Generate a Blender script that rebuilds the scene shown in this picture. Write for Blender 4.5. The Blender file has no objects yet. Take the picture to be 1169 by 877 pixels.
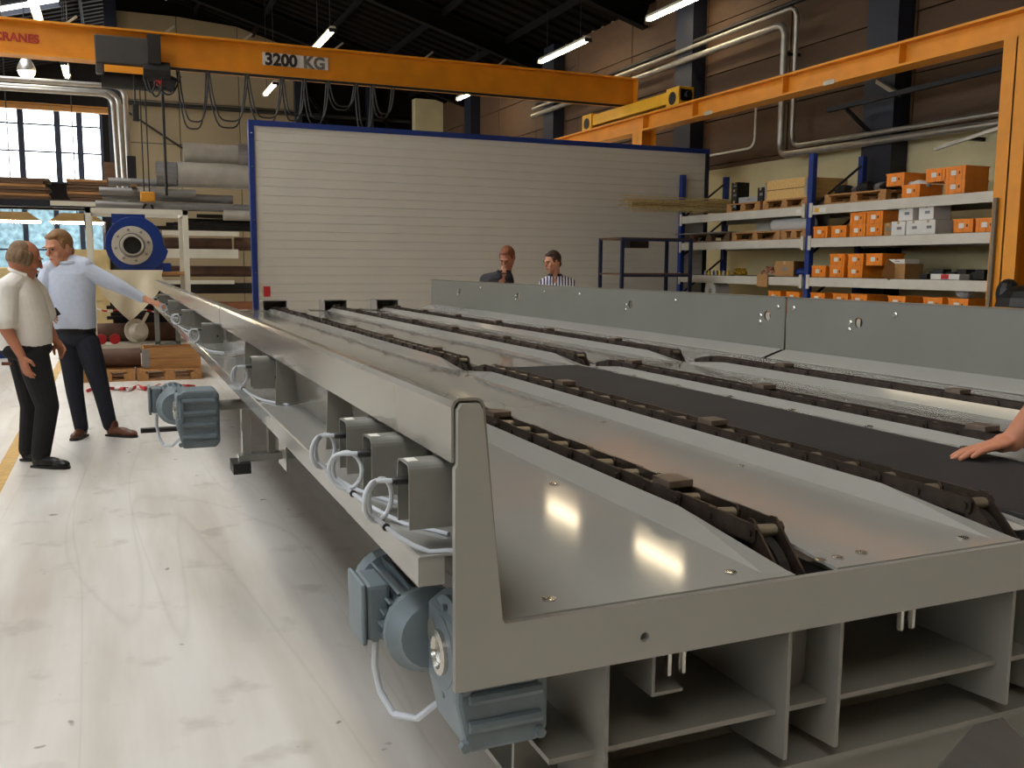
import bpy, bmesh, math, random
from mathutils import Vector as V, Matrix, Euler
random.seed(7)
PI = math.pi
scene = bpy.context.scene
COL = scene.collection

# ------------------------------------------------------------------ camera
cam_d = bpy.data.cameras.new('camera'); cam = bpy.data.objects.new('camera', cam_d); COL.objects.link(cam)
YAW, PITCH, ROLL = math.radians(23.1), math.radians(7.25), math.radians(0.35)
fwd = V((math.sin(YAW)*math.cos(PITCH), math.cos(YAW)*math.cos(PITCH), -math.sin(PITCH)))
rgt = V((math.cos(YAW), -math.sin(YAW), 0)); upv = rgt.cross(fwd)
r2 = math.cos(ROLL)*rgt + math.sin(ROLL)*upv; u2 = -math.sin(ROLL)*rgt + math.cos(ROLL)*upv
cam.matrix_world = Matrix(((r2.x, u2.x, -fwd.x, 0), (r2.y, u2.y, -fwd.y, 0), (r2.z, u2.z, -fwd.z, 1.52), (0, 0, 0, 1)))
cam_d.sensor_width = 36.0; cam_d.lens = 1060.0/1169.0*36.0; cam_d.clip_start = 0.05; cam_d.clip_end = 300
scene.camera = cam

# ------------------------------------------------------------------ world, exposure
w = bpy.data.worlds.new('world'); scene.world = w; w.use_nodes = True
bg = w.node_tree.nodes['Background']; bg.inputs[0].default_value = (1.0, 1.0, 1.0, 1); bg.inputs[1].default_value = 9.0
vs = scene.view_settings; vs.view_transform = 'Standard'; vs.look = 'None'; vs.gamma = 1.0; vs.use_curve_mapping = False
vs.exposure = -0.52
LAMP_STRENGTH = 60.0
scene.cycles.max_bounces = 8; scene.cycles.diffuse_bounces = 4; scene.cycles.glossy_bounces = 4
scene.cycles.transparent_max_bounces = 12; scene.cycles.sample_clamp_indirect = 6.0
scene.cycles.use_denoising = True

# ------------------------------------------------------------------ materials
def lin(c):
    return tuple(((x/255.0)/12.92 if x/255.0 <= 0.04045 else ((x/255.0+0.055)/1.055)**2.4) for x in c) + (1.0,)
MATS = {}
def mat(name, rgb, rough=0.5, metal=0.0, var=0.12, scale=6.0, bump=0.0, bscale=60.0, spec=0.5, coat=0.0, aniso=None, rvar=0.0):
    if name in MATS: return MATS[name]
    m = bpy.data.materials.new(name); m.use_nodes = True
    nt = m.node_tree; b = nt.nodes['Principled BSDF']
    c = lin(rgb)
    b.inputs['Roughness'].default_value = rough; b.inputs['Metallic'].default_value = metal
    b.inputs['Specular IOR Level'].default_value = spec
    b.inputs['Coat Weight'].default_value = coat; b.inputs['Coat Roughness'].default_value = 0.12
    tc = nt.nodes.new('ShaderNodeTexCoord'); mp = nt.nodes.new('ShaderNodeMapping')
    nt.links.new(tc.outputs['Object'], mp.inputs['Vector'])
    if aniso: mp.inputs['Scale'].default_value = aniso
    nz = nt.nodes.new('ShaderNodeTexNoise'); nz.inputs['Scale'].default_value = scale; nz.inputs['Detail'].default_value = 5
    nt.links.new(mp.outputs['Vector'], nz.inputs['Vector'])
    rp = nt.nodes.new('ShaderNodeValToRGB')
    rp.color_ramp.elements[0].position = 0.3; rp.color_ramp.elements[1].position = 0.72
    rp.color_ramp.elements[0].color = tuple(x*(1-var) for x in c[:3])+(1,)
    rp.color_ramp.elements[1].color = tuple(min(1, x*(1+var)) for x in c[:3])+(1,)
    nt.links.new(nz.outputs['Fac'], rp.inputs['Fac']); nt.links.new(rp.outputs['Color'], b.inputs['Base Color'])
    if rvar:
        mr = nt.nodes.new('ShaderNodeMapRange'); mr.inputs['To Min'].default_value = max(0.02, rough-rvar); mr.inputs['To Max'].default_value = rough+rvar
        nt.links.new(nz.outputs['Fac'], mr.inputs['Value']); nt.links.new(mr.outputs['Result'], b.inputs['Roughness'])
    if bump:
        n2 = nt.nodes.new('ShaderNodeTexNoise'); n2.inputs['Scale'].default_value = bscale; n2.inputs['Detail'].default_value = 3
        nt.links.new(mp.outputs['Vector'], n2.inputs['Vector'])
        bp = nt.nodes.new('ShaderNodeBump'); bp.inputs['Strength'].default_value = bump; bp.inputs['Distance'].default_value = 0.01
        nt.links.new(n2.outputs['Fac'], bp.inputs['Height']); nt.links.new(bp.outputs['Normal'], b.inputs['Normal'])
    MATS[name] = m; return m
def emit(name, rgb, s):
    m = bpy.data.materials.new(name); m.use_nodes = True; nt = m.node_tree
    b = nt.nodes['Principled BSDF']; b.inputs['Base Color'].default_value = (0.9, 0.9, 0.9, 1)
    b.inputs['Emission Color'].default_value = lin(rgb); b.inputs['Emission Strength'].default_value = s
    MATS[name] = m; return m
def glass_mat():
    m = bpy.data.materials.new('window_glass'); m.use_nodes = True; nt = m.node_tree; nt.nodes.remove(nt.nodes['Principled BSDF'])
    out = nt.nodes['Material Output']; t = nt.nodes.new('ShaderNodeBsdfTransparent'); g = nt.nodes.new('ShaderNodeBsdfGlossy')
    t.inputs[0].default_value = (0.93, 0.96, 0.98, 1); g.inputs['Roughness'].default_value = 0.05
    f = nt.nodes.new('ShaderNodeFresnel'); mx = nt.nodes.new('ShaderNodeMixShader')
    nt.links.new(f.outputs[0], mx.inputs[0]); nt.links.new(t.outputs[0], mx.inputs[1]); nt.links.new(g.outputs[0], mx.inputs[2])
    nt.links.new(mx.outputs[0], out.inputs['Surface']); return m
def obscure_glass():
    m = bpy.data.materials.new('frosted_glass'); m.use_nodes = True; nt = m.node_tree; nt.nodes.remove(nt.nodes['Principled BSDF'])
    out = nt.nodes['Material Output']; t = nt.nodes.new('ShaderNodeBsdfTransparent'); g = nt.nodes.new('ShaderNodeBsdfTranslucent')
    t.inputs[0].default_value = (0.11, 0.145, 0.155, 1); g.inputs[0].default_value = (0.45, 0.56, 0.60, 1)
    nz = nt.nodes.new('ShaderNodeTexNoise'); nz.inputs['Scale'].default_value = 5; nz.inputs['Detail'].default_value = 6
    tc = nt.nodes.new('ShaderNodeTexCoord'); nt.links.new(tc.outputs['Object'], nz.inputs['Vector'])
    mx = nt.nodes.new('ShaderNodeMixShader'); nt.links.new(nz.outputs['Fac'], mx.inputs[0])
    nt.links.new(t.outputs[0], mx.inputs[1]); nt.links.new(g.outputs[0], mx.inputs[2])
    nt.links.new(mx.outputs[0], out.inputs['Surface']); return m
def floor_mat():
    m = bpy.data.materials.new('painted_concrete'); m.use_nodes = True; nt = m.node_tree; b = nt.nodes['Principled BSDF']
    tc = nt.nodes.new('ShaderNodeTexCoord'); L = nt.links
    def noise(sc, det, scl=(1, 1, 1), rot=0.0):
        mp = nt.nodes.new('ShaderNodeMapping'); mp.inputs['Scale'].default_value = scl; mp.inputs['Rotation'].default_value = (0, 0, rot)
        L.new(tc.outputs['Object'], mp.inputs['Vector'])
        n = nt.nodes.new('ShaderNodeTexNoise'); n.inputs['Scale'].default_value = sc; n.inputs['Detail'].default_value = det
        L.new(mp.outputs['Vector'], n.inputs['Vector']); return n.outputs['Fac']
    def ramp(f, p0, c0, p1, c1):
        r = nt.nodes.new('ShaderNodeValToRGB'); e = r.color_ramp.elements
        e[0].position = p0; e[0].color = c0; e[1].position = p1; e[1].color = c1; L.new(f, r.inputs['Fac']); return r.outputs['Color']
    def mul(a, c, fac=1.0):
        x = nt.nodes.new('ShaderNodeMix'); x.data_type = 'RGBA'; x.blend_type = 'MULTIPLY'; x.inputs['Factor'].default_value = fac
        L.new(a, x.inputs['A']); L.new(c, x.inputs['B']); return x.outputs['Result']
    base = ramp(noise(0.7, 6), 0.3, lin((222, 216, 208)), 0.7, lin((236, 232, 225)))
    streak = ramp(noise(1.2, 6, (2.2, 0.25, 1)), 0.36, lin((222, 216, 208)), 0.55, (1, 1, 1, 1))
    scuff = ramp(noise(3.5, 9, (1, 1, 1), 0.5), 0.30, lin((170, 160, 150)), 0.40, (1, 1, 1, 1))
    # thin tyre / scratch lines: narrow bands of stretched noise
    def lines(sc, scl, rot, wdt, dark):
        f = noise(sc, 1, scl, rot); s = nt.nodes.new('ShaderNodeMath'); s.operation = 'SUBTRACT'; s.inputs[1].default_value = 0.5; L.new(f, s.inputs[0])
        a = nt.nodes.new('ShaderNodeMath'); a.operation = 'ABSOLUTE'; L.new(s.outputs[0], a.inputs[0])
        return ramp(a.outputs[0], 0.0, lin(dark), wdt, (1, 1, 1, 1))
    l1 = lines(0.8, (2.0, 0.16, 1), 0.15, 0.006, (178, 172, 168)); l2 = lines(0.7, (1.7, 0.2, 1), -0.35, 0.005, (182, 176, 170))
    spots = ramp(noise(9, 2), 0.24, lin((120, 110, 104)), 0.28, (1, 1, 1, 1))
    c = mul(mul(mul(mul(mul(base, streak, 0.8), scuff, 0.3), l1, 0.16), l2, 0.16), spots, 0.7)
    L.new(c, b.inputs['Base Color']); b.inputs['Roughness'].default_value = 0.42
    MATS['floor'] = m; return m
def stripe_mat(name, c1, c2, sc, axis=(1, 0, 0), w=0.5):
    m = bpy.data.materials.new(name); m.use_nodes = True; nt = m.node_tree; b = nt.nodes['Principled BSDF']; b.inputs['Roughness'].default_value = 0.8
    tc = nt.nodes.new('ShaderNodeTexCoord'); wv = nt.nodes.new('ShaderNodeTexWave'); wv.inputs['Scale'].default_value = sc; wv.inputs['Distortion'].default_value = 0.8
    wv.bands_direction = 'X' if axis[0] else ('Y' if axis[1] else 'Z')
    nt.links.new(tc.outputs['Object'], wv.inputs['Vector'])
    rp = nt.nodes.new('ShaderNodeValToRGB'); rp.color_ramp.interpolation = 'CONSTANT'
    rp.color_ramp.elements[0].color = lin(c1); rp.color_ramp.elements[1].color = lin(c2); rp.color_ramp.elements[1].position = w
    nt.links.new(wv.outputs['Fac'], rp.inputs['Fac']); nt.links.new(rp.outputs['Color'], b.inputs['Base Color'])
    MATS[name] = m; return m

GREY = mat('grey_machine_paint', (144, 142, 136), 0.085, 0, 0.04, 2.5, 0.0, 300, coat=0.0)
GREYW = mat('grey_wall_paint', (112, 111, 104), 0.3, 0, 0.06, 2.0, 0.03, 250)
GREYF = mat('grey_wall_paint_lit', (148, 145, 137), 0.3, 0, 0.05, 2.0)  # wall grey made lighter, in place of light falling on the end sheet
GREYD = mat('grey_frame_paint', (122, 119, 111), 0.4, 0, 0.08, 5)
CAPM = mat('grey_gloss_cap_paint', (130, 125, 114), 0.15, 0.15, 0.05, 3, coat=0.5)
GEARM = mat('blue_grey_gear_paint', (104, 116, 122), 0.45, 0.0, 0.10, 20, 0.06, 120)
DARKIN = mat('recess_shade', (30, 28, 26), 0.7)  # dark colour stands in for the shade inside the chain slots
CHAINM = mat('oiled_chain_steel', (62, 52, 45), 0.42, 0.55, 0.35, 40, 0.1, 200)
CHAIND = mat('oiled_chain_dark', (40, 34, 31), 0.5, 0.4, 0.3, 30)
ROLLM = mat('roller_steel', (158, 146, 126), 0.38, 0.6, 0.15, 30)
PUSHM = mat('pusher_steel', (112, 98, 86), 0.4, 0.5, 0.2, 30)
BELTM = mat('black_rubber_plate', (34, 32, 34), 0.7, 0, 0.25, 4, 0.2, 150)
BOLTM = mat('zinc_bolt', (205, 203, 196), 0.25, 0.9)
BOXM = mat('grey_switch_box', (120, 119, 112), 0.4, 0.05, 0.08, 25, 0.05, 200)
CABLEM = mat('light_grey_cable', (186, 190, 196), 0.45)
BLACKP = mat('black_plastic', (24, 24, 26), 0.45)
FLOORM = floor_mat()
YELLOWL = mat('yellow_floor_paint', (206, 160, 66), 0.5, 0, 0.2, 12)
ORANGE = mat('crane_orange', (226, 146, 30), 0.45, 0, 0.10, 3)
YELLOWC = mat('carriage_yellow', (232, 172, 30), 0.45, 0, 0.1, 4)
NAVY = mat('navy_steel', (20, 26, 42), 0.5, 0, 0.15, 5)
BLUE = mat('rack_blue', (26, 52, 124), 0.45, 0, 0.12, 8)
FANBLUE = mat('fan_blue', (20, 54, 132), 0.35, 0, 0.08, 8)
PANELM = mat('sandwich_panel', (216, 210, 198), 0.45, 0, 0.03, 2, 0.04, 60)
BROWN = mat('brown_board', (78, 54, 31), 0.7, 0, 0.14, 2.5, 0.1, 80, aniso=(1, 1, 3))
CREAM = mat('cream_plaster', (214, 200, 156), 0.8, 0, 0.08, 1.5)
BEIGE = mat('beige_wall', (146, 130, 102), 0.8, 0, 0.06, 0.8)
ROOFM = mat('dark_roof_sheet', (15, 11, 8), 0.9, 0, 0.25, 1.5, spec=0.1)
ROOFB = mat('dark_roof_steel', (12, 11, 12), 0.8, 0, 0.2, 2, spec=0.15)
SILVER = mat('galvanised_duct', (176, 172, 164), 0.34, 0.75, 0.14, 6, rvar=0.1)
SILVERD = mat('dull_aluminium_pipe', (150, 148, 146), 0.42, 0.6, 0.16, 8, aniso=(0.3, 3, 3))
RUST = mat('rusty_pipe', (92, 66, 52), 0.7, 0.1, 0.28, 5, 0.1, 60)
BLKSTEEL = mat('black_steel', (32, 29, 28), 0.55, 0.2, 0.3, 8)
WHITEF = mat('white_frame_paint', (222, 216, 198), 0.45, 0, 0.06, 6)
TARPM = mat('cream_tarpaulin', (224, 212, 182), 0.6, 0, 0.06, 4, 0.1, 20)
WOOD = mat('pallet_wood', (176, 128, 78), 0.8, 0, 0.22, 5, 0.12, 40, aniso=(0.5, 6, 6))
WOODD = mat('dark_plank_wood', (104, 78, 56), 0.85, 0, 0.3, 5, 0.15, 40, aniso=(0.5, 6, 6))
WOODL = mat('pale_collar_wood', (216, 176, 110), 0.8, 0, 0.15, 5, 0.1, 40, aniso=(0.5, 6, 6))
CRATE = mat('orange_crate_plastic', (240, 140, 36), 0.45, 0, 0.08, 8)
BEAMW = mat('rack_beam_white', (206, 200, 186), 0.45, 0, 0.06, 4)
SHELFM = mat('shelf_board', (70, 58, 46), 0.8, 0, 0.2, 4)
CARD = mat('cardboard', (176, 132, 82), 0.8, 0, 0.08, 6)
WHITEB = mat('white_box_card', (226, 222, 216), 0.6, 0, 0.04, 6)
REDM = mat('red_plastic', (190, 40, 44), 0.45)
SKIN = mat('skin', (206, 146, 116), 0.55, 0, 0.08, 14, spec=0.35)
SKINR = mat('skin_tanned', (180, 120, 92), 0.55, 0, 0.08, 14, spec=0.35)
EYEM = mat('eye_dark', (46, 34, 28), 0.3)
LIPM = mat('lip', (156, 88, 76), 0.5)
HAIRG = mat('hair_grey_brown', (126, 100, 72), 0.7, 0, 0.25, 60, 0.4, 200)
HAIRS = mat('hair_sandy', (142, 104, 66), 0.7, 0, 0.25, 60, 0.4, 200)
HAIRR = mat('hair_reddish', (124, 70, 44), 0.7, 0, 0.25, 60, 0.4, 200)
HAIRD = mat('hair_dark', (58, 38, 28), 0.7, 0, 0.25, 60, 0.4, 200)
SHIRTW = mat('white_cotton', (244, 240, 234), 0.8, 0, 0.04, 10, 0.5, 11)
SHIRTB = mat('pale_blue_cotton', (198, 206, 224), 0.8, 0, 0.05, 30, 0.5, 11)
JEANS = mat('dark_denim', (26, 30, 44), 0.85, 0, 0.2, 20, 0.4, 14)
BLACKT = mat('black_trousers', (22, 22, 27), 0.85, 0, 0.2, 20, 0.4, 14)
BROWNL = mat('brown_leather', (104, 60, 40), 0.35, 0, 0.15, 20)
BLACKL = mat('black_leather', (20, 19, 20), 0.35, 0, 0.15, 20)
POLO = mat('charcoal_polo', (52, 50, 54), 0.85, 0, 0.1, 30, 0.4, 14)
STRIPE = stripe_mat('striped_shirt', (232, 230, 236), (40, 42, 86), 9.0, (1, 0, 0), 0.55)
TUBEW = emit('fluorescent_tube', (255, 232, 192), LAMP_STRENGTH)
GLASS = glass_mat(); FROST = obscure_glass()

# ------------------------------------------------------------------ mesh helpers
class MB:
    def __init__(s): s.v = []; s.f = []
    def add(s, vs, fs):
        o = len(s.v); s.v += [tuple(p) for p in vs]; s.f += [tuple(i+o for i in f) for f in fs]; return s
    def box(s, x0, x1, y0, y1, z0, z1):
        return s.add([(x0,y0,z0),(x1,y0,z0),(x1,y1,z0),(x0,y1,z0),(x0,y0,z1),(x1,y0,z1),(x1,y1,z1),(x0,y1,z1)],
                     [(0,3,2,1),(4,5,6,7),(0,1,5,4),(1,2,6,5),(2,3,7,6),(3,0,4,7)])
    def bar(s, p0, p1, a, b, up=(0,0,1)):
        p0, p1 = V(p0), V(p1); d = (p1-p0).normalized(); u = V(up)
        if abs(d.dot(u)) > 0.98: u = V((0,1,0))
        sx = d.cross(u).normalized()*a/2; uy = sx.cross(d).normalized()*b/2
        vs = [p+i*sx+j*uy for p in (p0,p1) for i,j in ((-1,-1),(1,-1),(1,1),(-1,1))]
        return s.add(vs, [(3,2,1,0),(4,5,6,7),(0,1,5,4),(1,2,6,5),(2,3,7,6),(3,0,4,7)])
    def frame(s, p0, p1):
        d = (V(p1)-V(p0)).normalized(); u = V((0,0,1)) if abs(d.z) < 0.95 else V((0,1,0))
        a = d.cross(u).normalized(); return d, a, a.cross(d).normalized()
    def cyl(s, p0, p1, r0, r1=None, n=14, caps=True):
        r1 = r0 if r1 is None else r1; p0, p1 = V(p0), V(p1); d, a, b = s.frame(p0, p1)
        vs = []
        for p, r in ((p0,r0),(p1,r1)):
            for i in range(n):
                t = 2*PI*i/n; vs.append(p + a*math.cos(t)*r + b*math.sin(t)*r)
        fs = [(i, (i+1)%n, n+(i+1)%n, n+i) for i in range(n)]
        if caps: fs += [tuple(reversed(range(n))), tuple(range(n, 2*n))]
        return s.add(vs, fs)
    def revolve(s, p0, axis, prof, n=24, closed=False):
        """prof: list of (t along axis, radius); ring profile closes when closed"""
        p0 = V(p0); d, a, b = s.frame(p0, p0+V(axis)); vs = []; m = len(prof)
        for t, r in prof:
            for i in range(n):
                q = 2*PI*i/n; vs.append(p0 + d*t + a*math.cos(q)*r + b*math.sin(q)*r)
        fs = []
        for k in range(m if closed else m-1):
            k2 = (k+1) % m
            fs += [(k*n+i, k*n+(i+1)%n, k2*n+(i+1)%n, k2*n+i) for i in range(n)]
        if not closed: fs += [tuple(reversed(range(n))), tuple((m-1)*n+i for i in range(n))]
        return s.add(vs, fs)
    def tube(s, path, r, n=8):
        P = [V(p) for p in path]; vs = []; prev = None
        for k, p in enumerate(P):
            d = (P[min(k+1,len(P)-1)]-P[max(k-1,0)]).normalized()
            if prev is None:
                u = V((0,0,1)) if abs(d.z) < 0.9 else V((1,0,0)); a = d.cross(u).normalized()
            else: a = (prev - d*prev.dot(d)).normalized()
            prev = a; b = a.cross(d); rr = r[k] if isinstance(r, (list, tuple)) else r
            for i in range(n):
                t = 2*PI*i/n; vs.append(p + a*math.cos(t)*rr + b*math.sin(t)*rr)
        fs = [(k*n+i, k*n+(i+1)%n, (k+1)*n+(i+1)%n, (k+1)*n+i) for k in range(len(P)-1) for i in range(n)]
        fs += [tuple(reversed(range(n))), tuple((len(P)-1)*n+i for i in range(n))]
        return s.add(vs, fs)
    def prism(s, poly, plane, a, b):
        """poly 2d extruded from a to b along the axis missing from plane ('xz','yz','xy')"""
        f = {'xz': lambda p,t: (p[0],t,p[1]), 'yz': lambda p,t: (t,p[0],p[1]), 'xy': lambda p,t: (p[0],p[1],t)}[plane]
        n = len(poly); vs = [f(p,a) for p in poly]+[f(p,b) for p in poly]
        return s.add(vs, [tuple(range(n)), tuple(reversed(range(n,2*n)))]+[(i, n+i, n+(i+1)%n, (i+1)%n) for i in range(n)])
    def sheet(s, prof, t, plane, a, b):
        """open 2d profile thickened by t (to its left) and extruded"""
        P = [V((p[0],p[1])) for p in prof]; off = []
        for k in range(len(P)):
            ns = []
            if k > 0: d = (P[k]-P[k-1]).normalized(); ns.append(V((-d.y,d.x)))
            if k < len(P)-1: d = (P[k+1]-P[k]).normalized(); ns.append(V((-d.y,d.x)))
            n = sum(ns, V((0,0))).normalized(); c = n.dot(ns[0]); off.append(P[k]+n*t/max(0.4,c))
        for k in range(len(P)-1):
            s.prism([P[k], P[k+1], off[k+1], off[k]], plane, a, b)
        return s
    def ball(s, c, r, n=12, m=8, R=None):
        r = r if isinstance(r, (tuple,list)) else (r,r,r); c = V(c); vs = []; fs = []
        for j in range(1, m):
            ph = PI*j/m
            for i in range(n):
                t = 2*PI*i/n; q = V((r[0]*math.sin(ph)*math.cos(t), r[1]*math.sin(ph)*math.sin(t), r[2]*math.cos(ph)))
                vs.append(c + (R @ q if R is not None else q))
        for z in (1,-1):
            q = V((0,0,r[2]*z)); vs.append(c + (R @ q if R is not None else q))
        t0 = len(vs)-2
        for j in range(m-2):
            fs += [(j*n+i, (j+1)*n+i, (j+1)*n+(i+1)%n, j*n+(i+1)%n) for i in range(n)]
        fs += [(t0, i, (i+1)%n) for i in range(n)] + [(t0+1, (m-2)*n+(i+1)%n, (m-2)*n+i) for i in range(n)]
        return s.add(vs, fs)
    def loft(s, st, n=28):
        vs = []
        for c, rx, ry in st:
            for i in range(n):
                t = 2*PI*i/n; vs.append((c[0]+rx*math.copysign(abs(math.cos(t))**.85, math.cos(t)), c[1]+ry*math.copysign(abs(math.sin(t))**.85, math.sin(t)), c[2]))
        m = len(st); fs = [(k*n+i, k*n+(i+1)%n, (k+1)*n+(i+1)%n, (k+1)*n+i) for k in range(m-1) for i in range(n)]
        fs += [tuple(reversed(range(n))), tuple((m-1)*n+i for i in range(n))]
        return s.add(vs, fs)
    def cap(s, p0, r0, p1, r1):
        return s.cyl(p0, p1, r0, r1, 14).ball(p0, r0).ball(p1, r1)
    def mesh(s, name, m, smooth=False, bevel=0.0, seg=2, off=(0,0,0)):
        me = bpy.data.meshes.new(name)
        me.from_pydata([(p[0]-off[0], p[1]-off[1], p[2]-off[2]) for p in s.v], [], s.f); me.update()
        bm = bmesh.new(); bm.from_mesh(me); bmesh.ops.recalc_face_normals(bm, faces=bm.faces)
        if bevel:
            es = [e for e in bm.edges if len(e.link_faces) == 2 and e.calc_face_angle(0) > 0.5]
            bmesh.ops.bevel(bm, geom=es, offset=bevel, segments=seg, profile=0.5, affect='EDGES', clamp_overlap=True)
        if smooth:
            for f in bm.faces: f.smooth = True
            for e in bm.edges:
                if len(e.link_faces) == 2 and e.calc_face_angle(0) > 0.7: e.smooth = False
        bm.to_mesh(me); bm.free(); me.materials.append(m); return me
def link(name, me, parent=None, loc=(0,0,0), rot=(0,0,0)):
    o = bpy.data.objects.new(name, me); COL.objects.link(o); o.parent = parent; o.location = loc; o.rotation_euler = rot; return o
def root_off(parent):
    while parent is not None and parent.parent is not None: parent = parent.parent
    return tuple(parent.location) if parent is not None and parent.get('wcoord') else (0,0,0)
def part(name, mb, m, parent, **k):
    """mesh child given in the thing's own coordinates (or in world ones for a thing marked wcoord)"""
    return link(name, mb.mesh(name, m, off=root_off(parent), **k), parent)
def thing(name, label, cat, loc=(0,0,0), rz=0.0, group=None, world=False):
    o = bpy.data.objects.new(name, None); COL.objects.link(o); o.location = loc; o.rotation_euler = (0,0,rz)
    o.empty_display_size = 0.1; tag(o, label, cat, group)
    if world: o['wcoord'] = 1
    return o
def tag(o, label, cat, group=None):
    o['label'] = label; o['category'] = cat
    if group: o['group'] = group
    return o
def solo(name, mb, m, label, cat, group=None, loc=(0,0,0), rz=0.0, **k):
    return tag(link(name, mb.mesh(name, m, **k), None, loc, (0,0,rz)), label, cat, group)
def struct(name, mb, m, parent=None, **k):
    o = link(name, mb.mesh(name, m, **k), parent)
    if parent is None: o['kind'] = 'structure'
    return o
def dup(o, parent=None, loc=None, rz=None, label=None, group=None):
    c = o.copy(); COL.objects.link(c); c.parent = parent
    if loc is not None: c.location = loc
    if rz is not None: c.rotation_euler = (0,0,rz)
    if label: c['label'] = label
    if group: c['group'] = group
    for ch in list(o.children): dup(ch, c)
    return c
def plate2d(outer, holes, thick, m, name):
    """flat plate with round or polygonal holes; local XY, thickness along Z"""
    cu = bpy.data.curves.new(name, 'CURVE'); cu.dimensions = '2D'; cu.fill_mode = 'BOTH'; cu.extrude = thick/2
    for poly in [outer]+holes:
        sp = cu.splines.new('POLY'); sp.points.add(len(poly)-1); sp.use_cyclic_u = True
        for q, p in zip(sp.points, poly): q.co = (p[0], p[1], 0, 1)
    o = bpy.data.objects.new(name, cu); COL.objects.link(o)
    dg = bpy.context.evaluated_depsgraph_get(); me = bpy.data.meshes.new_from_object(o.evaluated_get(dg))
    bpy.data.objects.remove(o); me.name = name; me.materials.clear(); me.materials.append(m); return me
def circ(cx, cy, r, n=20): return [(cx+r*math.cos(2*PI*i/n), cy+r*math.sin(2*PI*i/n)) for i in range(n)]
def text_mesh(s, size, m, extrude=0.004):
    cu = bpy.data.curves.new('lettering', 'FONT'); cu.body = s; cu.size = size; cu.extrude = extrude; cu.align_x = 'LEFT'; cu.offset = 0.012*size/0.3
    o = bpy.data.objects.new('lettering', cu); COL.objects.link(o)
    dg = bpy.context.evaluated_depsgraph_get(); me = bpy.data.meshes.new_from_object(o.evaluated_get(dg))
    bpy.data.objects.remove(o); me.materials.clear(); me.materials.append(m); return me
def arc(c, r, a0, a1, n, f): return [f(c, r, a0+(a1-a0)*i/(n-1)) for i in range(n)]
def ordn(i): return ['first','second','third','fourth','fifth','sixth','seventh','eighth','ninth','tenth','eleventh','twelfth','thirteenth','fourteenth','fifteenth'][i]

# ================================================================== SETTING
XR, YB, YG = 11.2, 33.0, 42.0
struct('floor', MB().box(-12, 13, -8, 44, -0.2, 0.0), FLOORM)
fl = bpy.data.objects['floor']
struct('floor_line', MB().box(-0.86, -0.76, -6, 20, 0.0, 0.003), YELLOWL, fl)
# ceiling: two slopes of corrugated sheet on dark steel beams, a skylight in the left slope
RZ, RX, SL = 10.2, 1.2, 0.29
def roofz(x): return RZ - SL*abs(x-RX)
def corr(x0, x1, y0, y1, pitch=0.5, h=0.07):
    mb = MB(); y = y0; prof = []
    while y < y1-1e-6:
        prof += [(y, 0), (y+pitch*0.4, 0), (y+pitch*0.5, h), (y+pitch*0.9, h)]; y += pitch
    prof.append((y1, 0)); vs = []; n = len(prof)
    for x in (x0, x1):
        for (yy, dz) in prof: vs.append((x, min(yy, y1), roofz(x)+dz))
    for x in (x0, x1):
        for (yy, dz) in prof: vs.append((x, min(yy, y1), roofz(x)+0.14))
    fs = [(i, i+1, n+i+1, n+i) for i in range(n-1)] + [(2*n+i, 3*n+i, 3*n+i+1, 2*n+i+1) for i in range(n-1)]
    mb.add(vs, fs); return mb
SKY = (-4.4, -1.2, -6.0, 33.5)
ceil = struct('ceiling', corr(RX, 12.0, -8, YB+0.2), ROOFM)
struct('roof_sheet', corr(-12, SKY[0], -8, YG+0.2), ROOFM, ceil)
struct('roof_sheet', corr(SKY[1], RX, -8, YG+0.2), ROOFM, ceil)
struct('roof_sheet', corr(SKY[0], SKY[1], -8, SKY[2]), ROOFM, ceil)
struct('roof_sheet', corr(SKY[0], SKY[1], SKY[3], YG+0.2), ROOFM, ceil)
mbs = MB()
for i in range(17):
    y = SKY[2] + (SKY[3]-SKY[2])*i/16
    mbs = MB().bar((SKY[0], y, roofz(SKY[0])+0.05), (SKY[1], y, roofz(SKY[1])+0.05), 0.08, 0.12); struct('skylight_bar', mbs, NAVY, ceil)
for i in range(16):
    y0 = SKY[2] + (SKY[3]-SKY[2])*i/16; y1 = SKY[2] + (SKY[3]-SKY[2])*(i+1)/16
    struct('skylight_pane', MB().add([(SKY[0],y0,roofz(SKY[0])+.12),(SKY[1],y0,roofz(SKY[1])+.12),(SKY[1],y1,roofz(SKY[1])+.12),(SKY[0],y1,roofz(SKY[0])+.12)], [(0,1,2,3)]), GLASS, ceil)
for y in (-2.0, 4.0, 10.0, 18.6, 24.0, 30.0):
    for xa, xb in ((RX, 11.1), (-11.9, RX)):
        mb = MB()
        za, zb = roofz(xa)-0.03, roofz(xb)-0.03
        for dz, wd, hh in ((-0.03, 0.22, 0.05), (-0.27, 0.05, 0.48), (-0.52, 0.22, 0.05)):
            mb.bar((xa, y, za+dz), (xb, y, zb+dz), wd, hh)
        struct('roof_beam', mb, ROOFB, ceil)
for x in (-10, -7.5, -5.2, -0.6, 2.8, 4.6, 6.4, 8.2, 10.0):
    struct('purlin', MB().bar((x, -8, roofz(x)-0.1), (x, YB if x > 0.4 else YG, roofz(x)-0.1), 0.08, 0.16), ROOFB, ceil)
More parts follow.
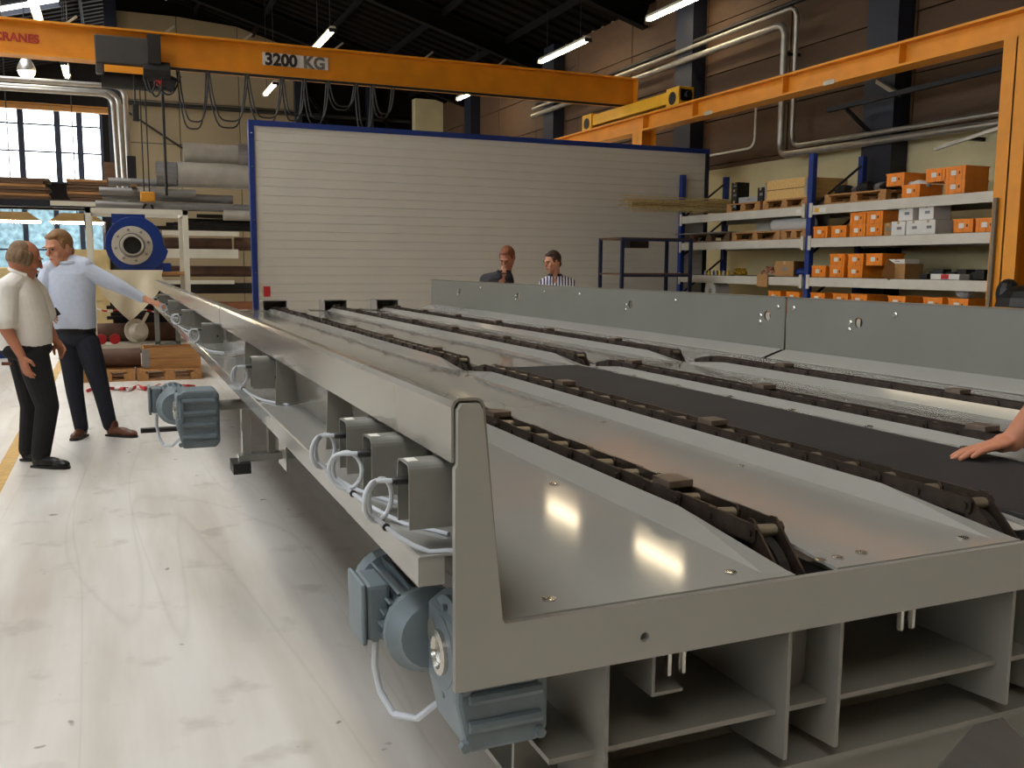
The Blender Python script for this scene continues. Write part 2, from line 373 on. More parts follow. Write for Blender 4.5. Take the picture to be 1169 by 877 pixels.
# right wall: cream masonry below, brown boards above, navy columns
wr = struct('wall_right', MB().box(XR+0.06, XR+0.3, -8, YB, 0, 8.0), BEIGE)
struct('plaster_band', MB().box(XR, XR+0.06, -8, YB, 0, 3.46), CREAM, wr)
struct('ledge', MB().box(XR-0.05, XR+0.06, -8, YB, 3.46, 3.53), BROWN, wr)
ys = [-8, -2.5, 2.6, 5.4, 8.1, 10.9, 13.75, 16.3, 19.3, 22.0, 24.6, 27.4, 30.2, 33]
zs = [3.54, 4.42, 5.32, 6.3, 7.3]
for i in range(len(ys)-1):
    for j in range(len(zs)-1):
        struct('board', MB().box(XR-0.02+0.012*random.random(), XR+0.06, ys[i]+0.012, ys[i+1]-0.012, zs[j]+0.012, zs[j+1]-0.012), BROWN, wr)
def hcolumn(x0, x1, y0, y1, z0, z1, t=0.05):
    return MB().box(x0, x0+t, y0, y1, z0, z1).box(x1-t, x1, y0, y1, z0, z1).box(x0, x1, (y0+y1)/2-t/2, (y0+y1)/2+t/2, z0, z1)
for y in (-1.5, 4.8, 10.95, 16.35, 22.8, 29.0):
    struct('column', MB().box(XR-0.34, XR-0.02, y, y+0.62, 0, 7.3), NAVY, wr)
# back wall (beige panels), dark framing and columns
wb = struct('wall_back', MB().box(0.25, XR+0.3, YB+0.08, YB+0.3, 0, 9.95), ROOFB)
xs = [0.3, 2.2, 4.1, 6.0, 8.0, 10.0, 11.2]; zz = [0.0, 1.35, 2.7, 4.05, 5.4, 6.75, 8.1, 9.45]
for i in range(len(xs)-1):
    for j in range(len(zz)-1):
        x0, x1, z0, z1 = xs[i]+.012, xs[i+1]-.012, zz[j]+.012, zz[j+1]-.012
        za, zb = min(z1, roofz(x0)-0.05), min(z1, roofz(x1)-0.05)
        if za <= z0+.05 or zb <= z0: continue
        struct('panel', MB().prism([(x0,z0),(x1,z0),(x1,zb),(x0,za)], 'xz', YB, YB+0.09), BEIGE if i < 3 else ROOFM, wb)
struct('column', MB().box(0.05, 0.42, YB-0.25, YB+0.2, 0, 9.9), NAVY, wb)
for x in (5.9, 8.4):
    struct('column', MB().box(x, x+0.22, YB-0.3, YB-0.02, 0, roofz(x)), NAVY, wb)
struct('column', MB().box(10.1, 11.15, YB-0.4, YB-0.02, 0, 7.4), CREAM, wb)
struct('brace', MB().bar((5.9, YB-0.2, 7.9), (8.5, YB-0.2, 4.4), 0.1, 0.1), ROOFB, wb)
struct('brace', MB().bar((8.5, YB-0.2, 7.6), (10.1, YB-0.2, 4.6), 0.1, 0.1), ROOFB, wb)
struct('conduit', MB().cyl((0.4, YB-0.12, 6.62), (10.0, YB-0.12, 6.62), 0.07), BLKSTEEL, wb)
struct('conduit', MB().bar((0.5, YB-0.12, 6.4), (3.3, YB-0.12, 4.6), 0.06, 0.06), BLKSTEEL, wb)
# far gable wall with its two bands of windows
gw = struct('wall_gable', MB().box(-12, -4.35, YG, YG+0.3, 0, 9.6).box(-4.35, -0.22, YG, YG+0.3, 0, 1.1).box(-4.35, -0.22, YG, YG+0.3, 3.85, 4.75)
            .prism([(-4.35,7.62),(-2.3,7.8),(-0.22,7.5),(-0.22,9.7),(-4.35,9.2)], 'xz', YG, YG+0.3).box(-0.22, 1.3, YG, YG+0.3, 0, 9.9), ROOFM)
def window(n, x0, x1, z0, z1, cols, rows, pane, bar=0.11, tops=None):
    wn = struct('window_%d' % n, MB().box(x0-.05, x1+.05, YG-.06, YG+.06, z0-.06, z0).box(x0-.05, x0+.06, YG-.06, YG+.06, z0, z1-.12).box(x1-.06, x1+.05, YG-.06, YG+.06, z0, z1-.12), NAVY)
    for k, x in enumerate(cols): struct('mullion', MB().box(x-bar, x+bar, YG-.08, YG+.06, z0, z1-.02), NAVY, wn)
    for z in rows: struct('transom', MB().box(x0, x1, YG-.05, YG+.03, z-.03, z+.03), NAVY, wn)
    e = [x0]+list(cols)+[x1]; g = [z0]+list(rows)+[z1]
    for i in range(len(e)-1):
        for j in range(len(g)-1):
            struct('pane', MB().box(e[i], e[i+1], YG+.0, YG+.012, g[j], g[j+1]), pane, wn)
    return wn
window(1, -4.35, -0.22, 4.75, 7.7, (-3.12, -1.82, -1.02), (5.9, 6.95), GLASS)
window(2, -4.35, -0.22, 1.1, 3.85, (-3.15, -2.02, -1.1), (2.05,), FROST, 0.09)
# left wall with a long band of shop windows
wl = struct('wall_left', MB().box(-5.1, -4.8, -8, YG, 0, 2.0).box(-5.1, -4.8, -8, YG, 4.6, 8.6), BEIGE)
for i in range(11):
    y = -8 + i*5.0
    struct('pier', MB().box(-5.1, -4.8, y-0.25, y+0.25, 2.0, 4.6), BEIGE, wl)
    if i < 10:
        wn = struct('window_%d' % (3+i), MB().box(-5.02, -4.9, y+0.25, y+4.75, 2.0, 2.1).box(-5.02, -4.9, y+0.25, y+4.75, 4.5, 4.6), NAVY)
        for k in range(4):
            ya = y+0.25+4.5*k/3
            struct('mullion', MB().box(-5.02, -4.9, ya-0.04, ya+0.04, 2.1, 4.5), NAVY, wn)
            if k < 3: struct('pane', MB().box(-4.97, -4.96, ya+0.04, ya+1.46, 2.1, 4.5), GLASS, wn)
struct('wall_front', MB().box(-5.1, 11.5, -8.2, -8, 0, 8).prism([(-5.1,8),(11.5,8),(1.2,10.4)], 'xz', -8.2, -8), BEIGE)

# ------------------------------------------------------------------ fluorescent lamps
def lamp(i, x, y, z, L, label):
    t = thing('tube_lamp', label, 'lamp', (x, y, z), 0, 'fluorescent lamps under the roof')
    hs = MB().prism([(-.09,.0),(.09,.0),(.05,.07),(-.05,.07)], 'xz', -L/2, L/2); part('housing', hs, WHITEF, t)
    part('tube', MB().box(-.04, .04, -L/2+.02, L/2-.02, -.05, -.001), TUBEW, t, bevel=0.015)
    for s in (-1, 1):
        part('end_cap', MB().box(-.085, .085, s*L/2-.02, s*L/2+.02, -.06, .02), BLACKP, t)
        part('suspension_wire', MB().cyl((0, s*L*.35, .07), (0, s*L*.35, roofz(x)-z-.05), .008, n=6), BLKSTEEL, t)
seen = [(9.86,20.2,'bright lamp right of centre above the end of the orange crane beam'),
        (10.19,16.0,'bright lamp cut by the top edge of the photo, nearest of those in view'),
        (9.76,26.2,'small far lamp just under the crane beam, in the middle of the photo'),
        (4.52,21.4,'bright lamp just above the crane beam, right above the 3200 KG plate'),
        (4.34,27.9,'far lamp below the crane beam, under the 3200 KG plate'),
        (-0.92,27.5,'warm lamp seen under the left part of the crane beam')]
for i, (x, y, l) in enumerate(seen): lamp(i, x, y, 6.5, 2.5 if y == 20.2 else 1.9, l)
for i, (x, y) in enumerate([(4.5,7.0),(4.5,-1),(-1.2,21),(-1.2,13),(-1.2,5),(-1.2,-3)]):
    lamp(i, x, y, 6.5, 3.0, 'suspended fluorescent lamp outside the picture above the hall')
# globe lamp
t = thing('globe_lamp', 'round glowing bell lamp hanging under the crane beam at upper left', 'lamp', (-1.82, 27.3, 6.5), 0)
part('shade', MB().revolve((0,0,-.15), (0,0,1), [(0,.22),(.1,.21),(.25,.14),(.38,.06),(.45,.05)], 20), SILVER, t, smooth=True)
part('bulb', MB().ball((0,0,-.17), (.19,.19,.17)), TUBEW, t, smooth=True)
part('suspension_wire', MB().cyl((0,0,.3), (0,0,roofz(-1.82)-6.55), .012, n=6), BLKSTEEL, t)

# ================================================================== CHAIN CONVEYOR (two modules)
XA, XC = 0.427, 3.58                      # outer face of the left wall, inner face of the right wall
ZT, ZD = 1.335, 1.0                       # wall top, deck
CH = [1.095, 1.64, 2.32, 2.93]            # chain centre lines
HS = 0.045                                # half slot
PITCH_C = 0.125
Y0, YM, YE = 1.218, 4.335, 10.95
def link_mesh(gap, name):
    mb = MB(); h, t, L = 0.018, 0.005, PITCH_C
    for s in (-1, 1):
        x0 = s*gap; poly = [(-.016,-h*.55),(-.008,-h),(L+.008,-h),(L+.016,-h*.55),(L+.016,h*.55),(L+.008,h),(-.008,h),(-.016,h*.55)]
        mb.prism(poly, 'yz', x0-t/2, x0+t/2)
        for y in (0, L): mb.cyl((x0+s*t/2,y,0), (x0+s*(t/2+.005),y,0), .0085, n=8)
    return mb.mesh(name, CHAINM)
LINK_O, LINK_I = link_mesh(.031, 'outer_link'), link_mesh(.0255, 'inner_link')
ROLLER = MB().cyl((-.023,0,.003), (.023,0,.0), .0115, n=10).mesh('roller', ROLLM, smooth=True)
PUSHER = MB().box(-.03, .03, -.035, .035, .018, .034).mesh('pusher', PUSHM, bevel=.002)
BOLT = MB().revolve((0,0,0), (0,0,1), [(0,.011),(.003,.011),(.004,.006)], 10).mesh('bolt', BOLTM)
BOLTX = MB().revolve((0,0,0), (-1,0,0), [(0,.013),(.006,.013),(.009,.008),(.014,.008)], 10).mesh('wall_bolt', BOLTM)

def deck_plate(x0, x1, y0, y1, fl, fr):
    """deck sheet with folded-up flanks beside the chain slots, flattening out at both ends"""
    xs = [x0]; hz = [1 if fl else 0]
    if fl: xs.append(x0+.05); hz.append(0)
    if fr: xs.append(x1-.05); hz.append(0)
    xs.append(x1); hz.append(1 if fr else 0)
    ysn = [(y0,0),(y0+.02,0),(y0+.36,.032),(y1-.36,.032),(y1-.02,0),(y1,0)]
    n = len(xs); vs = []
    for dz in (0, -.006):
        for y, h in ysn:
            for x, k in zip(xs, hz): vs.append((x, y, ZD+h*k+dz))
    m = len(ysn); fs = []
    for o, rev in ((0, False), (m*n, True)):
        for j in range(m-1):
            for i in range(n-1):
                q = (o+j*n+i, o+j*n+i+1, o+(j+1)*n+i+1, o+(j+1)*n+i); fs.append(q[::-1] if rev else q)
    B = m*n
    for i in range(n-1): fs += [(i, B+i, B+i+1, i+1), ((m-1)*n+i, (m-1)*n+i+1, B+(m-1)*n+i+1, B+(m-1)*n+i)]
    for j in range(m-1): fs += [(j*n, (j+1)*n, B+(j+1)*n, B+j*n), (j*n+n-1, B+j*n+n-1, B+(j+1)*n+n-1, (j+1)*n+n-1)]
    return MB().add(vs, fs)

def chain_path(y0, y1):
    """points one pitch apart: round the near sprocket, along the deck, down at the far end"""
    R = .105; zc = 1.034-R; yc = y0+.165; pts = []
    th = PITCH_C/R
    k0 = 1.35
    a = k0
    arcp = []
    while a > 0.15: arcp.append((yc-R*math.sin(a), zc+R*math.cos(a))); a -= th*.98
    pts = arcp; y = pts[-1][0]
    # joining point on the flat
    q = pts[-1]; dy = math.sqrt(max(0, PITCH_C**2-(1.034-q[1])**2)); y = q[0]+dy
    while y < y1-.16: pts.append((y, 1.034)); y += PITCH_C
    pts.append((y-.01, 1.012)); return pts

def gear_motor(parent, o, s=1.0):
    """helical-bevel gearbox with finned motor, terminal box and hollow shaft; o = front lower left corner"""
    X = lambda x: o[0]+x*s; Y = lambda y: o[1]+y*s; Z = lambda z: o[2]+z*s
    P = lambda x, y, z: (X(x), Y(y), Z(z))
    hb = MB().prism([(X(.012),Z(.08)),(X(.03),Z(.0)),(X(.15),Z(.0)),(X(.165),Z(.02)),(X(.165),Z(.205)),(X(.15),Z(.218)),(X(.04),Z(.218)),(X(.012),Z(.20))], 'xz', Y(0), Y(.15))
    g = part('gear_motor', hb, GEARM, parent, bevel=.008*s)
    g['label'] = 'blue-grey gear motor'
    for k, z in enumerate((.045,.09,.135,.18)):
        part('cooling_rib', MB().cyl(P(.03,-.002,z), P(.15,-.002,z), .010*s, n=8), GEARM, g, smooth=True)
    for x in (.022,.148):
        for z in (.018,.11,.20): part('cover_bolt', MB().cyl(P(x,.0,z), P(x,-.012,z), .009*s, n=6), GEARM, g)
    part('hub_flange', MB().revolve(P(.035,.075,.14), (-1,0,0), [(0,.088*s),(.012*s,.088*s),(.014*s,.078*s),(.016*s,.06*s),(.024*s,.058*s)], 24), GEARM, g, smooth=True)
    part('hollow_shaft', MB().revolve(P(.012,.075,.14), (-1,0,0), [(0,.036*s),(.008*s,.036*s),(.010*s,.026*s),(.004*s,.022*s)], 20), BOLTM, g, smooth=True)
    for k in range(8):
        a = 2*PI*k/8; part('flange_bolt', MB().cyl(P(.022,.075+.072*math.cos(a),.14+.072*math.sin(a)), P(.013,.075+.072*math.cos(a),.14+.072*math.sin(a)), .006*s, n=6), GEARM, g)
    part('bell_housing', MB().revolve(P(.02,.14,.14), (0,1,0), [(0,.055*s),(.02*s,.062*s),(.03*s,.074*s),(.045*s,.074*s),(.048*s,.064*s),(.062*s,.064*s)], 22), GEARM, g, smooth=True)
    mo = MB().revolve(P(.02,.20,.14), (0,1,0), [(0,.054*s),(.19*s,.054*s),(.195*s,.066*s),(.24*s,.064*s),(.25*s,.05*s)], 22)
    for k in range(20):
        a = 2*PI*k/20; c, sn = math.cos(a), math.sin(a)
        mo.bar(P(.02+.06*c,.205,.14+.06*sn), P(.02+.06*c,.385,.14+.06*sn), .004*s, .018*s, (c,0,sn))
    part('motor', mo, GEARM, g)
    tb = part('terminal_box', MB().box(X(-.068),X(-.025),Y(.235),Y(.33),Z(.105),Z(.205)), GEARM, g, bevel=.008*s)
    part('terminal_box_lid', MB().box(X(-.078),X(-.068),Y(.231),Y(.334),Z(.10),Z(.21)), GEARM, g, bevel=.004*s)
    path = [P(-.05,.25,.10), P(-.052,.25,.055), P(-.045,.24,.01), P(-.03,.21,-.02), P(.0,.17,-.015), P(.045,.145,.03)]
    pp = []
    for i in range(len(path)-1):
        for k in range(4): pp.append(V(path[i]).lerp(V(path[i+1]), k/4))
    part('motor_cable', MB().tube(pp, .006*s, 8), CABLEM, g, smooth=True)
    return g

def switch_box(parent, y, flip=0):
    """inverted-U cover with the opening towards the aisle, gland and looped cable"""
    x0, x1, z0, z1, y0, y1 = .378, .475, 1.138, 1.236, y, y+.062
    pr = [(y0,z0)]+[(y0+.014-.014*math.cos(a), z1-.014+.014*math.sin(a)) for a in [i*PI/2/4 for i in range(5)]]
    pr += [(y1-.014+.014*math.sin(a), z1-.014+.014*math.cos(a)) for a in [i*PI/2/4 for i in range(5)]]+[(y1,z0)]
    mb = MB().sheet(pr[::-1], .003, 'yz', x0, x1).box(x1-.012, x1, y0+.003, y1-.003, z0, z1-.004)
    b = part('switch_box', mb, BOXM, parent, smooth=False)
    part('switch_body', MB().box(x0+.022, x1-.013, y0+.008, y1-.008, z0, z1-.008), BLACKP, b)
    part('mounting_hole', MB().cyl((x0+.072,y0-.0008,z0+.035), (x0+.072,y0+.002,z0+.035), .0055, n=10), BLACKP, b)
    part('type_label', MB().box(x0+.004, x0+.02, y0+.018, y0+.042, z1, z1+.0008), WHITEB, b)
    part('cable_gland', MB().revolve((x0+.03, y+.031, z1-.03), (-1,0,0), [(0,.009),(.02,.009),(.022,.0065),(.042,.0065),(.046,.0045)], 10), BLACKP, b, smooth=True)
    c = V((x0-.016, y+.031, z1-.03)); pts = [c+V((.012,0,0))]
    rl = .031; ctr = c+V((-.022, .012, -rl))
    for k in range(24):
        a = PI/2 + 2*PI*1.35*k/23
        pts.append(ctr+V((rl*.75*math.cos(a)+.012*k/23, .5*rl*math.cos(a)*(-1 if flip else 1)+.012*k/23, rl*math.sin(a))))
    end = pts[-1]
    for tt in (0.25,.5,.75,1.0): pts.append(end.lerp(V((.405+.01*flip, max(y-.02-.05*flip,Y0+.035), 1.106)), tt)+V((0,0,-.008*math.sin(PI*tt))))
    pts += [V((.43, max(y-.09,Y0+.03), 1.106)), V((.46, max(y-.15,Y0+.012), 1.106))]
    part('cable', MB().tube(pts, .0038, 8), CABLEM, b, smooth=True)
    part('cable_tie', MB().revolve(pts[25]+V((0,-.003,0)), (0,1,0), [(0,.006),(.006,.006)], 8), BLACKP, b)
    return b

def conveyor(y0, y1, chains, label, near):
    t = thing('chain_conveyor', label, 'conveyor', (1.9, y0, 0), 0, world=True)
    # left wall: glossy folded cap with outer flange and slanting inner sheet
    prof = [(XA,1.243),(XA,1.322),(XA+.004,1.331),(XA+.012,ZT),(.466,ZT),(.474,1.331),(.478,1.322),(.506,ZD)]
    yl1 = y1+.5 if not near else y1
    part('side_wall', MB().sheet(prof[::-1], .004, 'xz', y0, yl1), CAPM, t, smooth=True)
    part('cable_rail', MB().sheet([(.385,1.058),(.385,1.100),(.388,1.103),(.50,1.103)][::-1], .004, 'xz', y0+.025, yl1).box(.389,.425,y0+.025,y0+.03,1.058,1.1), GREY, t)
    part('side_beam', MB().sheet([(.84,.82),(.78,.82),(.78,.99)][::-1], .006, 'xz', y0+.02, y1), GREYD, t)
    ygs = [y0+.85+.72*i for i in range(int((y1-y0-.6)/.72))]
    for y in ygs:
        part('gusset', MB().prism([(.432,1.25),(.472,1.325),(.494,1.105),(.425,1.105)], 'xz', y, y+.006), GREYD, t)
    # right wall sheet with bores
    L = y1-y0; holes = []
    hp = ([.62, 2.55] if near else [.16, 1.77, 3.9, 5.55])
    me = plate2d([(0,0),(L,0),(L,.348),(0,.348)], [circ(h, .235, .028 if near else .03) for h in hp], .012, GREYW, 'right_wall')
    o = link('right_wall', me, t); o.matrix_local = Matrix.Translation(V((XC+.006-1.9, 0, ZD))) @ Matrix(((0,0,1,0),(1,0,0,0),(0,1,0,0),(0,0,0,1)))
    part('right_wall_cap', MB().box(XC-.004, XC+.05, y0, y1, ZT+.008, ZT+.016), CAPM, t)
    for h in hp:
        part('proximity_sensor', MB().cyl((XC+.03,y0+h,1.235), (XC+.09,y0+h,1.235), .018, n=12).box(XC+.06,XC+.1,y0+h-.05,y0+h+.05,1.19,1.28), BLACKP, t)
        for dz, dy in ((-.002,.055),(-.04,.06)): link('wall_bolt', BOLTX, t, (XC-1.9, h+dy, 1.235+dz))
    for h in ([.3, 1.4, 2.3, L-.06] if near else [.06, 1.15, 2.6, 3.3, 4.9]): link('wall_bolt', BOLTX, t, (XC-1.9, h, 1.29))
    part('kick_strip', MB().sheet([(XC-.14,ZD+.001),(XC-.13,ZD+.006),(XC-.004,ZD+.045)], .003, 'xz', y0+.01, y1-.01), GREY, t)
    # deck
    ed = [(.506, CH[0]-HS, False, True)]+[(CH[i]+HS, CH[i+1]-HS, True, True) for i in range(3)]+[(CH[3]+HS, XC, True, False)]
    for i, (a, b, f1, f2) in enumerate(ed):
        part('deck_plate', deck_plate(a+.001, b-.001, y0+.002, y1-.002, f1, f2), GREY, t)
        for x in ((a+.1, b-.1) if near or i else (b-.1,)):
            for yy in (y0+.05, y0+.75, y0+1.5, y0+2.3, y1-.06):
                link('bolt', BOLT, t, (x-1.9, yy-y0, ZD))
    if near:
        part('rubber_plate', MB().box(1.72, 2.195, y0+.03, y1-.06, ZD+.001, ZD+.014), BELTM, t, bevel=.003)
        part('bolt_strip', MB().box(2.197, 2.225, y0+.03, y1-.06, ZD+.001, ZD+.012), GREY, t)
        for k in range(8): link('bolt', BOLT, t, (2.211-1.9, .3+.37*k, ZD+.012)).scale = (1.3,1.3,1.6)
    part('end_strip', MB().box(.85, XC, y1-.002, y1+.012, ZD-.1, ZD-.004), BLACKP, t)
    # chains
    for ci, cx in enumerate(CH):
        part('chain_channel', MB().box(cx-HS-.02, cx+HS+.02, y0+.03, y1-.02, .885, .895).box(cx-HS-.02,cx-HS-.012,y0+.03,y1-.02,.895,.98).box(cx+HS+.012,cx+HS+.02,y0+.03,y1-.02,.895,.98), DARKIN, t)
        if ci not in chains: continue
        pts = chain_path(y0, y1)
        ch = part('chain', MB().box(cx-.022, cx+.022, y0+.2, y1-.2, .96, 1.013), CHAIND, t)
        for k in range(len(pts)-1):
            (ya, za), (yb, zb) = pts[k], pts[k+1]; ang = math.atan2(zb-za, yb-ya)
            link('chain_link', LINK_O if k % 2 else LINK_I, ch, (cx-1.9, ya-y0, za), (ang, 0, 0))
            if near or k < 24: link('roller', ROLLER, ch, (cx-1.9, ya-y0, za), (ang, 0, 0))
            if (k + 3*ci + (5 if near else 1)) % 8 == 0 and 1 < k < len(pts)-2: link('pusher', PUSHER, ch, (cx-1.9, (ya+yb)/2-y0, (za+zb)/2), (ang, 0, 0))
        part('sprocket', MB().cyl((cx-.010,y0+.165,.929), (cx+.010,y0+.165,.929), .098, n=28), BLKSTEEL, t)
    # under-frame: cross beams on bearing plates
    for yy in ([y0+.0, y1-.45] if near else [y0+.1, (y0+y1)/2, y1-.35]):
        xb = .6 if (near and yy == y0) else .95
        fb = MB().box(xb, 3.5, yy+.03, yy+.33, .735, .745).box(xb, 3.5, yy+.17, yy+.18, .63, .735).box(xb, 3.5, yy+.03, yy+.33, .618, .63)
        part('cross_beam', fb, GREYD, t)
        part('frame_skirt', MB().prism([(1.02,.40),(1.3,.40),(1.62,.625),(xb,.625)], 'xz', yy+.06, yy+.072).prism([(1.9,.40),(3.2,.40),(3.45,.625),(1.62,.625)], 'xz', yy+.06, yy+.072), GREYD, t)
        for x in [.688]+[c+s for c in CH for s in (-.048, .066)]:
            if x < .7 and not (near and yy == y0): continue
            part('bearing_plate', MB().prism([(yy+.004,.90),(yy+.42,.90),(yy+.42,.62),(yy+.004,.662 if x > .7 else .56)], 'yz', x-.004, x+.004), GREYD, t)
        for c in CH:
            rr = [(c-.046,.90),(c+.064,.90)]+[(c+.064, .80)]+[(c+.009+.055*math.cos(a), .80+.09*math.sin(a)) for a in [-i*PI/8 for i in range(1,8)]]+[(c-.046,.80)]
            part('bearing_shield', MB().prism(rr, 'xz', yy+.09, yy+.094), GREYD, t)
        part('drive_shaft', MB().cyl(((.45 if yy == y0 else .33) if near else .8,yy+.165,.929), (3.5,yy+.165,.929), .022, n=14), GREYD, t, smooth=True)
    return t

def support_stands(root, ys, lab):
    for y in ys:
        for x in (1.75, 3.1):
            mb = MB()
            for sx in (-1,1):
                for sy in (-1,1): mb.bar((x+sx*.12,y+sy*.12,0), (x+sx*.05,y+sy*.05,.58), .05, .05)
            s = thing('support_trestle', lab, 'trestle', (x,y,0), 0, 'black trestles under the conveyor')
            for sx in (-1,1):
                for sy in (-1,1): part('leg', MB().bar((sx*.12,sy*.12,0), (sx*.05,sy*.05,.58), .05, .05), BLKSTEEL, s)
            part('top_plate', MB().box(-.12,.12,-.12,.12,.58,.618), BLKSTEEL, s)
            part('brace', MB().bar((-.1,-.1,.2),(.1,.1,.2),.03,.03).bar((-.1,.1,.2),(.1,-.1,.2),.03,.03), BLKSTEEL, s)

near = conveyor(Y0, YM, (0,1,2,3), 'near module of the grey chain conveyor, with black rubber strip between its chains', True)
far = conveyor(YM+.018, YE, (1,2,3), 'far module of the grey chain conveyor, beyond the dark cross joint', False)
# front end plate of the near module: left upstand and beam in one sheet
out = [(.4295,.903),(3.66,.903),(3.66,1.345),(3.60,1.345),(3.575,.997),(.508,.997),(.5035,1.003),(.4715,1.318),(.466,1.3275),(.440,1.3275),(.4335,1.318),(.4335,1.24),(.4295,1.235)]
me = plate2d([(x-1.9, z) for x, z in out], [circ(.747-1.9,.924+.015,.0085,14)], .012, GREYF, 'front_plate')
o = link('front_plate', me, near); o.rotation_euler = (PI/2, 0, 0); o.location = (0, -.003, 0)
o['label'] = 'flat grey end sheet with narrow upstand'
for x in (1.17, 1.21): link('bolt', BOLT, near, (x-1.9-.03, .045, ZD))
gear_motor(near, (.44, Y0+.045, .772), 1.0)
gear_motor(near, (.195, 3.92, .775), 1.08)
for i, y in enumerate((1.262, 1.475, 1.655, 2.92)): switch_box(near, y, i == 1)
for i, y in enumerate((4.7, 6.15, 7.75, 9.3)): switch_box(far, y, i % 2)
# hood over each chain at the far end
for cx in CH[1:]:
    h = part('chain_hood', MB().sheet([(cx-.13,1.004),(cx-.13,1.12),(cx+.13,1.12),(cx+.13,1.004)][::-1], .006, 'xz', YE-.35, YE-.05), GREY, far)
    part('hood_back', MB().box(cx-.13, cx+.13, YE-.06, YE-.05, 1.004, 1.12), GREYD, h)
    part('hood_foot', MB().box(cx-.26, cx-.13, YE-.35, YE-.05, 1.003, 1.009), GREY, h)
# U-bracket hanging at the joint, end legs and inner parts seen under the beam
part('hanger_post', MB().box(.52,.56,YM+.1,YM+.16,.60,1.0), GREY, far)
part('hanger_post', MB().box(.64,.67,YM+.1,YM+.16,.62,1.0), GREYD, far)
part('hanger_bar', MB().box(.50,.85,YM+.09,YM+.17,.60,.63).box(.70,.708,YM-.02,YM+.2,.56,.70), GREY, far)
part('hanger_foot', MB().box(.47,.55,YM+.05,YM+.2,.55,.60), BLACKP, far)
for x in (.40, .62): part('end_leg', MB().box(x, x+.05, YE+.3, YE+.36, .62, 1.06), GREYD, far)
part('end_leg_tie', MB().box(.40,.67,YE+.3,YE+.36,.60,.64), GREYD, far)
for i in range(6):
    x = .73+.045*i; p = [(x, Y0+.2, .86-.02*(i%3)), (x+.03, Y0+.6, .80), (x+.02*(i%2), Y0+1.2, .78+.02*i)]
    part('under_cable', MB().tube(p, .005, 6), CABLEM, near)
part('under_cable', MB().tube([(.70,Y0+.1,.90),(.715,Y0+.09,.86),(.712,Y0+.09,.82),(.70,Y0+.1,.79)], .005, 6), CABLEM, near)
for cx in (CH[0]-.15, CH[1]-.15):
    bb = part('bearing_block', MB().box(cx-.03,cx+.06,Y0+.13,Y0+.21,.83,.90), BLKSTEEL, near, bevel=.01)
    for dx in (-.02,.01): part('bearing_bolt', MB().cyl((cx-.05+dx,Y0+.12,.80),(cx-.05+dx,Y0+.12,.88),.007,n=6), BOLTM, bb)
support_stands(near, (2.6, 4.17), 'low black steel trestle in the shadow under the near conveyor')
support_stands(far, (7.9, 10.85), 'low black steel trestle under the far conveyor')

# ================================================================== SANDWICH-PANEL BOOTH WALL
YP = 14.87
t = thing('panel_booth', 'large white sandwich-panel partition with blue edge trim behind the conveyor', 'partition', (6.1, YP, 0), 0, world=True)
X0, X1, ZP = 2.03, 10.25, 3.66
n = 27
for i in range(n):
    z0, z1 = ZP*i/n, ZP*(i+1)/n
    part('panel', MB().prism([(YP,z0+.004),(YP,z1-.004),(YP+.008,z1),(YP+.08,z1),(YP+.08,z0),(YP+.008,z0)], 'yz', X0, X1), PANELM, t)
part('top_trim', MB().sheet([(YP-.02,ZP-.05),(YP-.02,ZP+.03),(YP+.10,ZP+.03),(YP+.10,ZP-.05)], .004, 'yz', X0-.06, X1+.06), BLUE, t)
part('side_trim', MB().box(X0-.06, X0+.02, YP-.02, YP+.10, 0, ZP+.026), BLUE, t)
part('side_trim', MB().box(X1-.02, X1+.06, YP-.02, YP+.10, 0, ZP+.026), NAVY, t)
for z in (.6, 1.4, 2.2, 3.0, 3.5): part('rivet', MB().cyl((X0-.02,YP-.02,z),(X0-.02,YP-.026,z),.012,n=8), BOLTM, t)
part('side_return', MB().box(X1-.03, X1+.05, YP+.1, YP+1.2, 0, ZP), PANELM, t)
solo('red_tag', MB().box(-.05,.05,-.012,.0,0,.16), REDM, 'small red tag on the lower left edge of the white partition', 'tag', loc=(2.18, YP-.001, 1.02))

# ================================================================== OVERHEAD CRANE
YC, ZB, ZU = 16.3, 4.62, 5.14
t = thing('overhead_crane', 'orange overhead bridge crane beam spanning the hall, marked 3200 KG', 'crane', (3.0, YC, ZB), 0, world=True)
part('bridge_beam', MB().box(-4.7, 9.5, YC-.02, YC+.02, ZB+.03, ZU-.03).box(-4.7, 9.5, YC-.16, YC+.16, ZB, ZB+.03).box(-4.7, 9.5, YC-.16, YC+.16, ZU-.03, ZU).box(9.48,9.5,YC-.16,YC+.16,ZB,ZU), ORANGE, t)
pl = part('capacity_plate', MB().box(2.42, 3.50, YC-.05, YC-.021, 4.80, 5.0), WHITEB, t)
pl.data.materials[0] = WHITEB
TXT = mat('sign_black', (40, 38, 36), 0.6)
ol = link('lettering', text_mesh('3200', .265, TXT), pl, (2.45-3.0, YC-.054-YC, 4.808-ZB), (PI/2,0,0))
ol = link('lettering', text_mesh('KG', .265, mat('sign_grey', (112,106,98), 0.6)), pl, (3.08-3.0, -.054, 4.808-ZB), (PI/2,0,0))
ol = link('lettering', text_mesh('CRANES', .165, mat('sign_red', (176, 52, 40), 0.6)), t, (-1.50-3.0, -.03, 4.83-ZB), (PI/2,0,0))
ec = part('end_carriage', MB().box(9.08, 9.32, 14.0, 17.6, 4.36, 4.56).box(9.05,9.35,14.0,14.4,4.30,4.6).box(9.05,9.35,17.2,17.6,4.30,4.6), YELLOWC, t)
for y in (14.2, 17.4): part('wheel', MB().cyl((9.04,y,4.42),(9.36,y,4.42),.11,n=16), BLKSTEEL, ec)
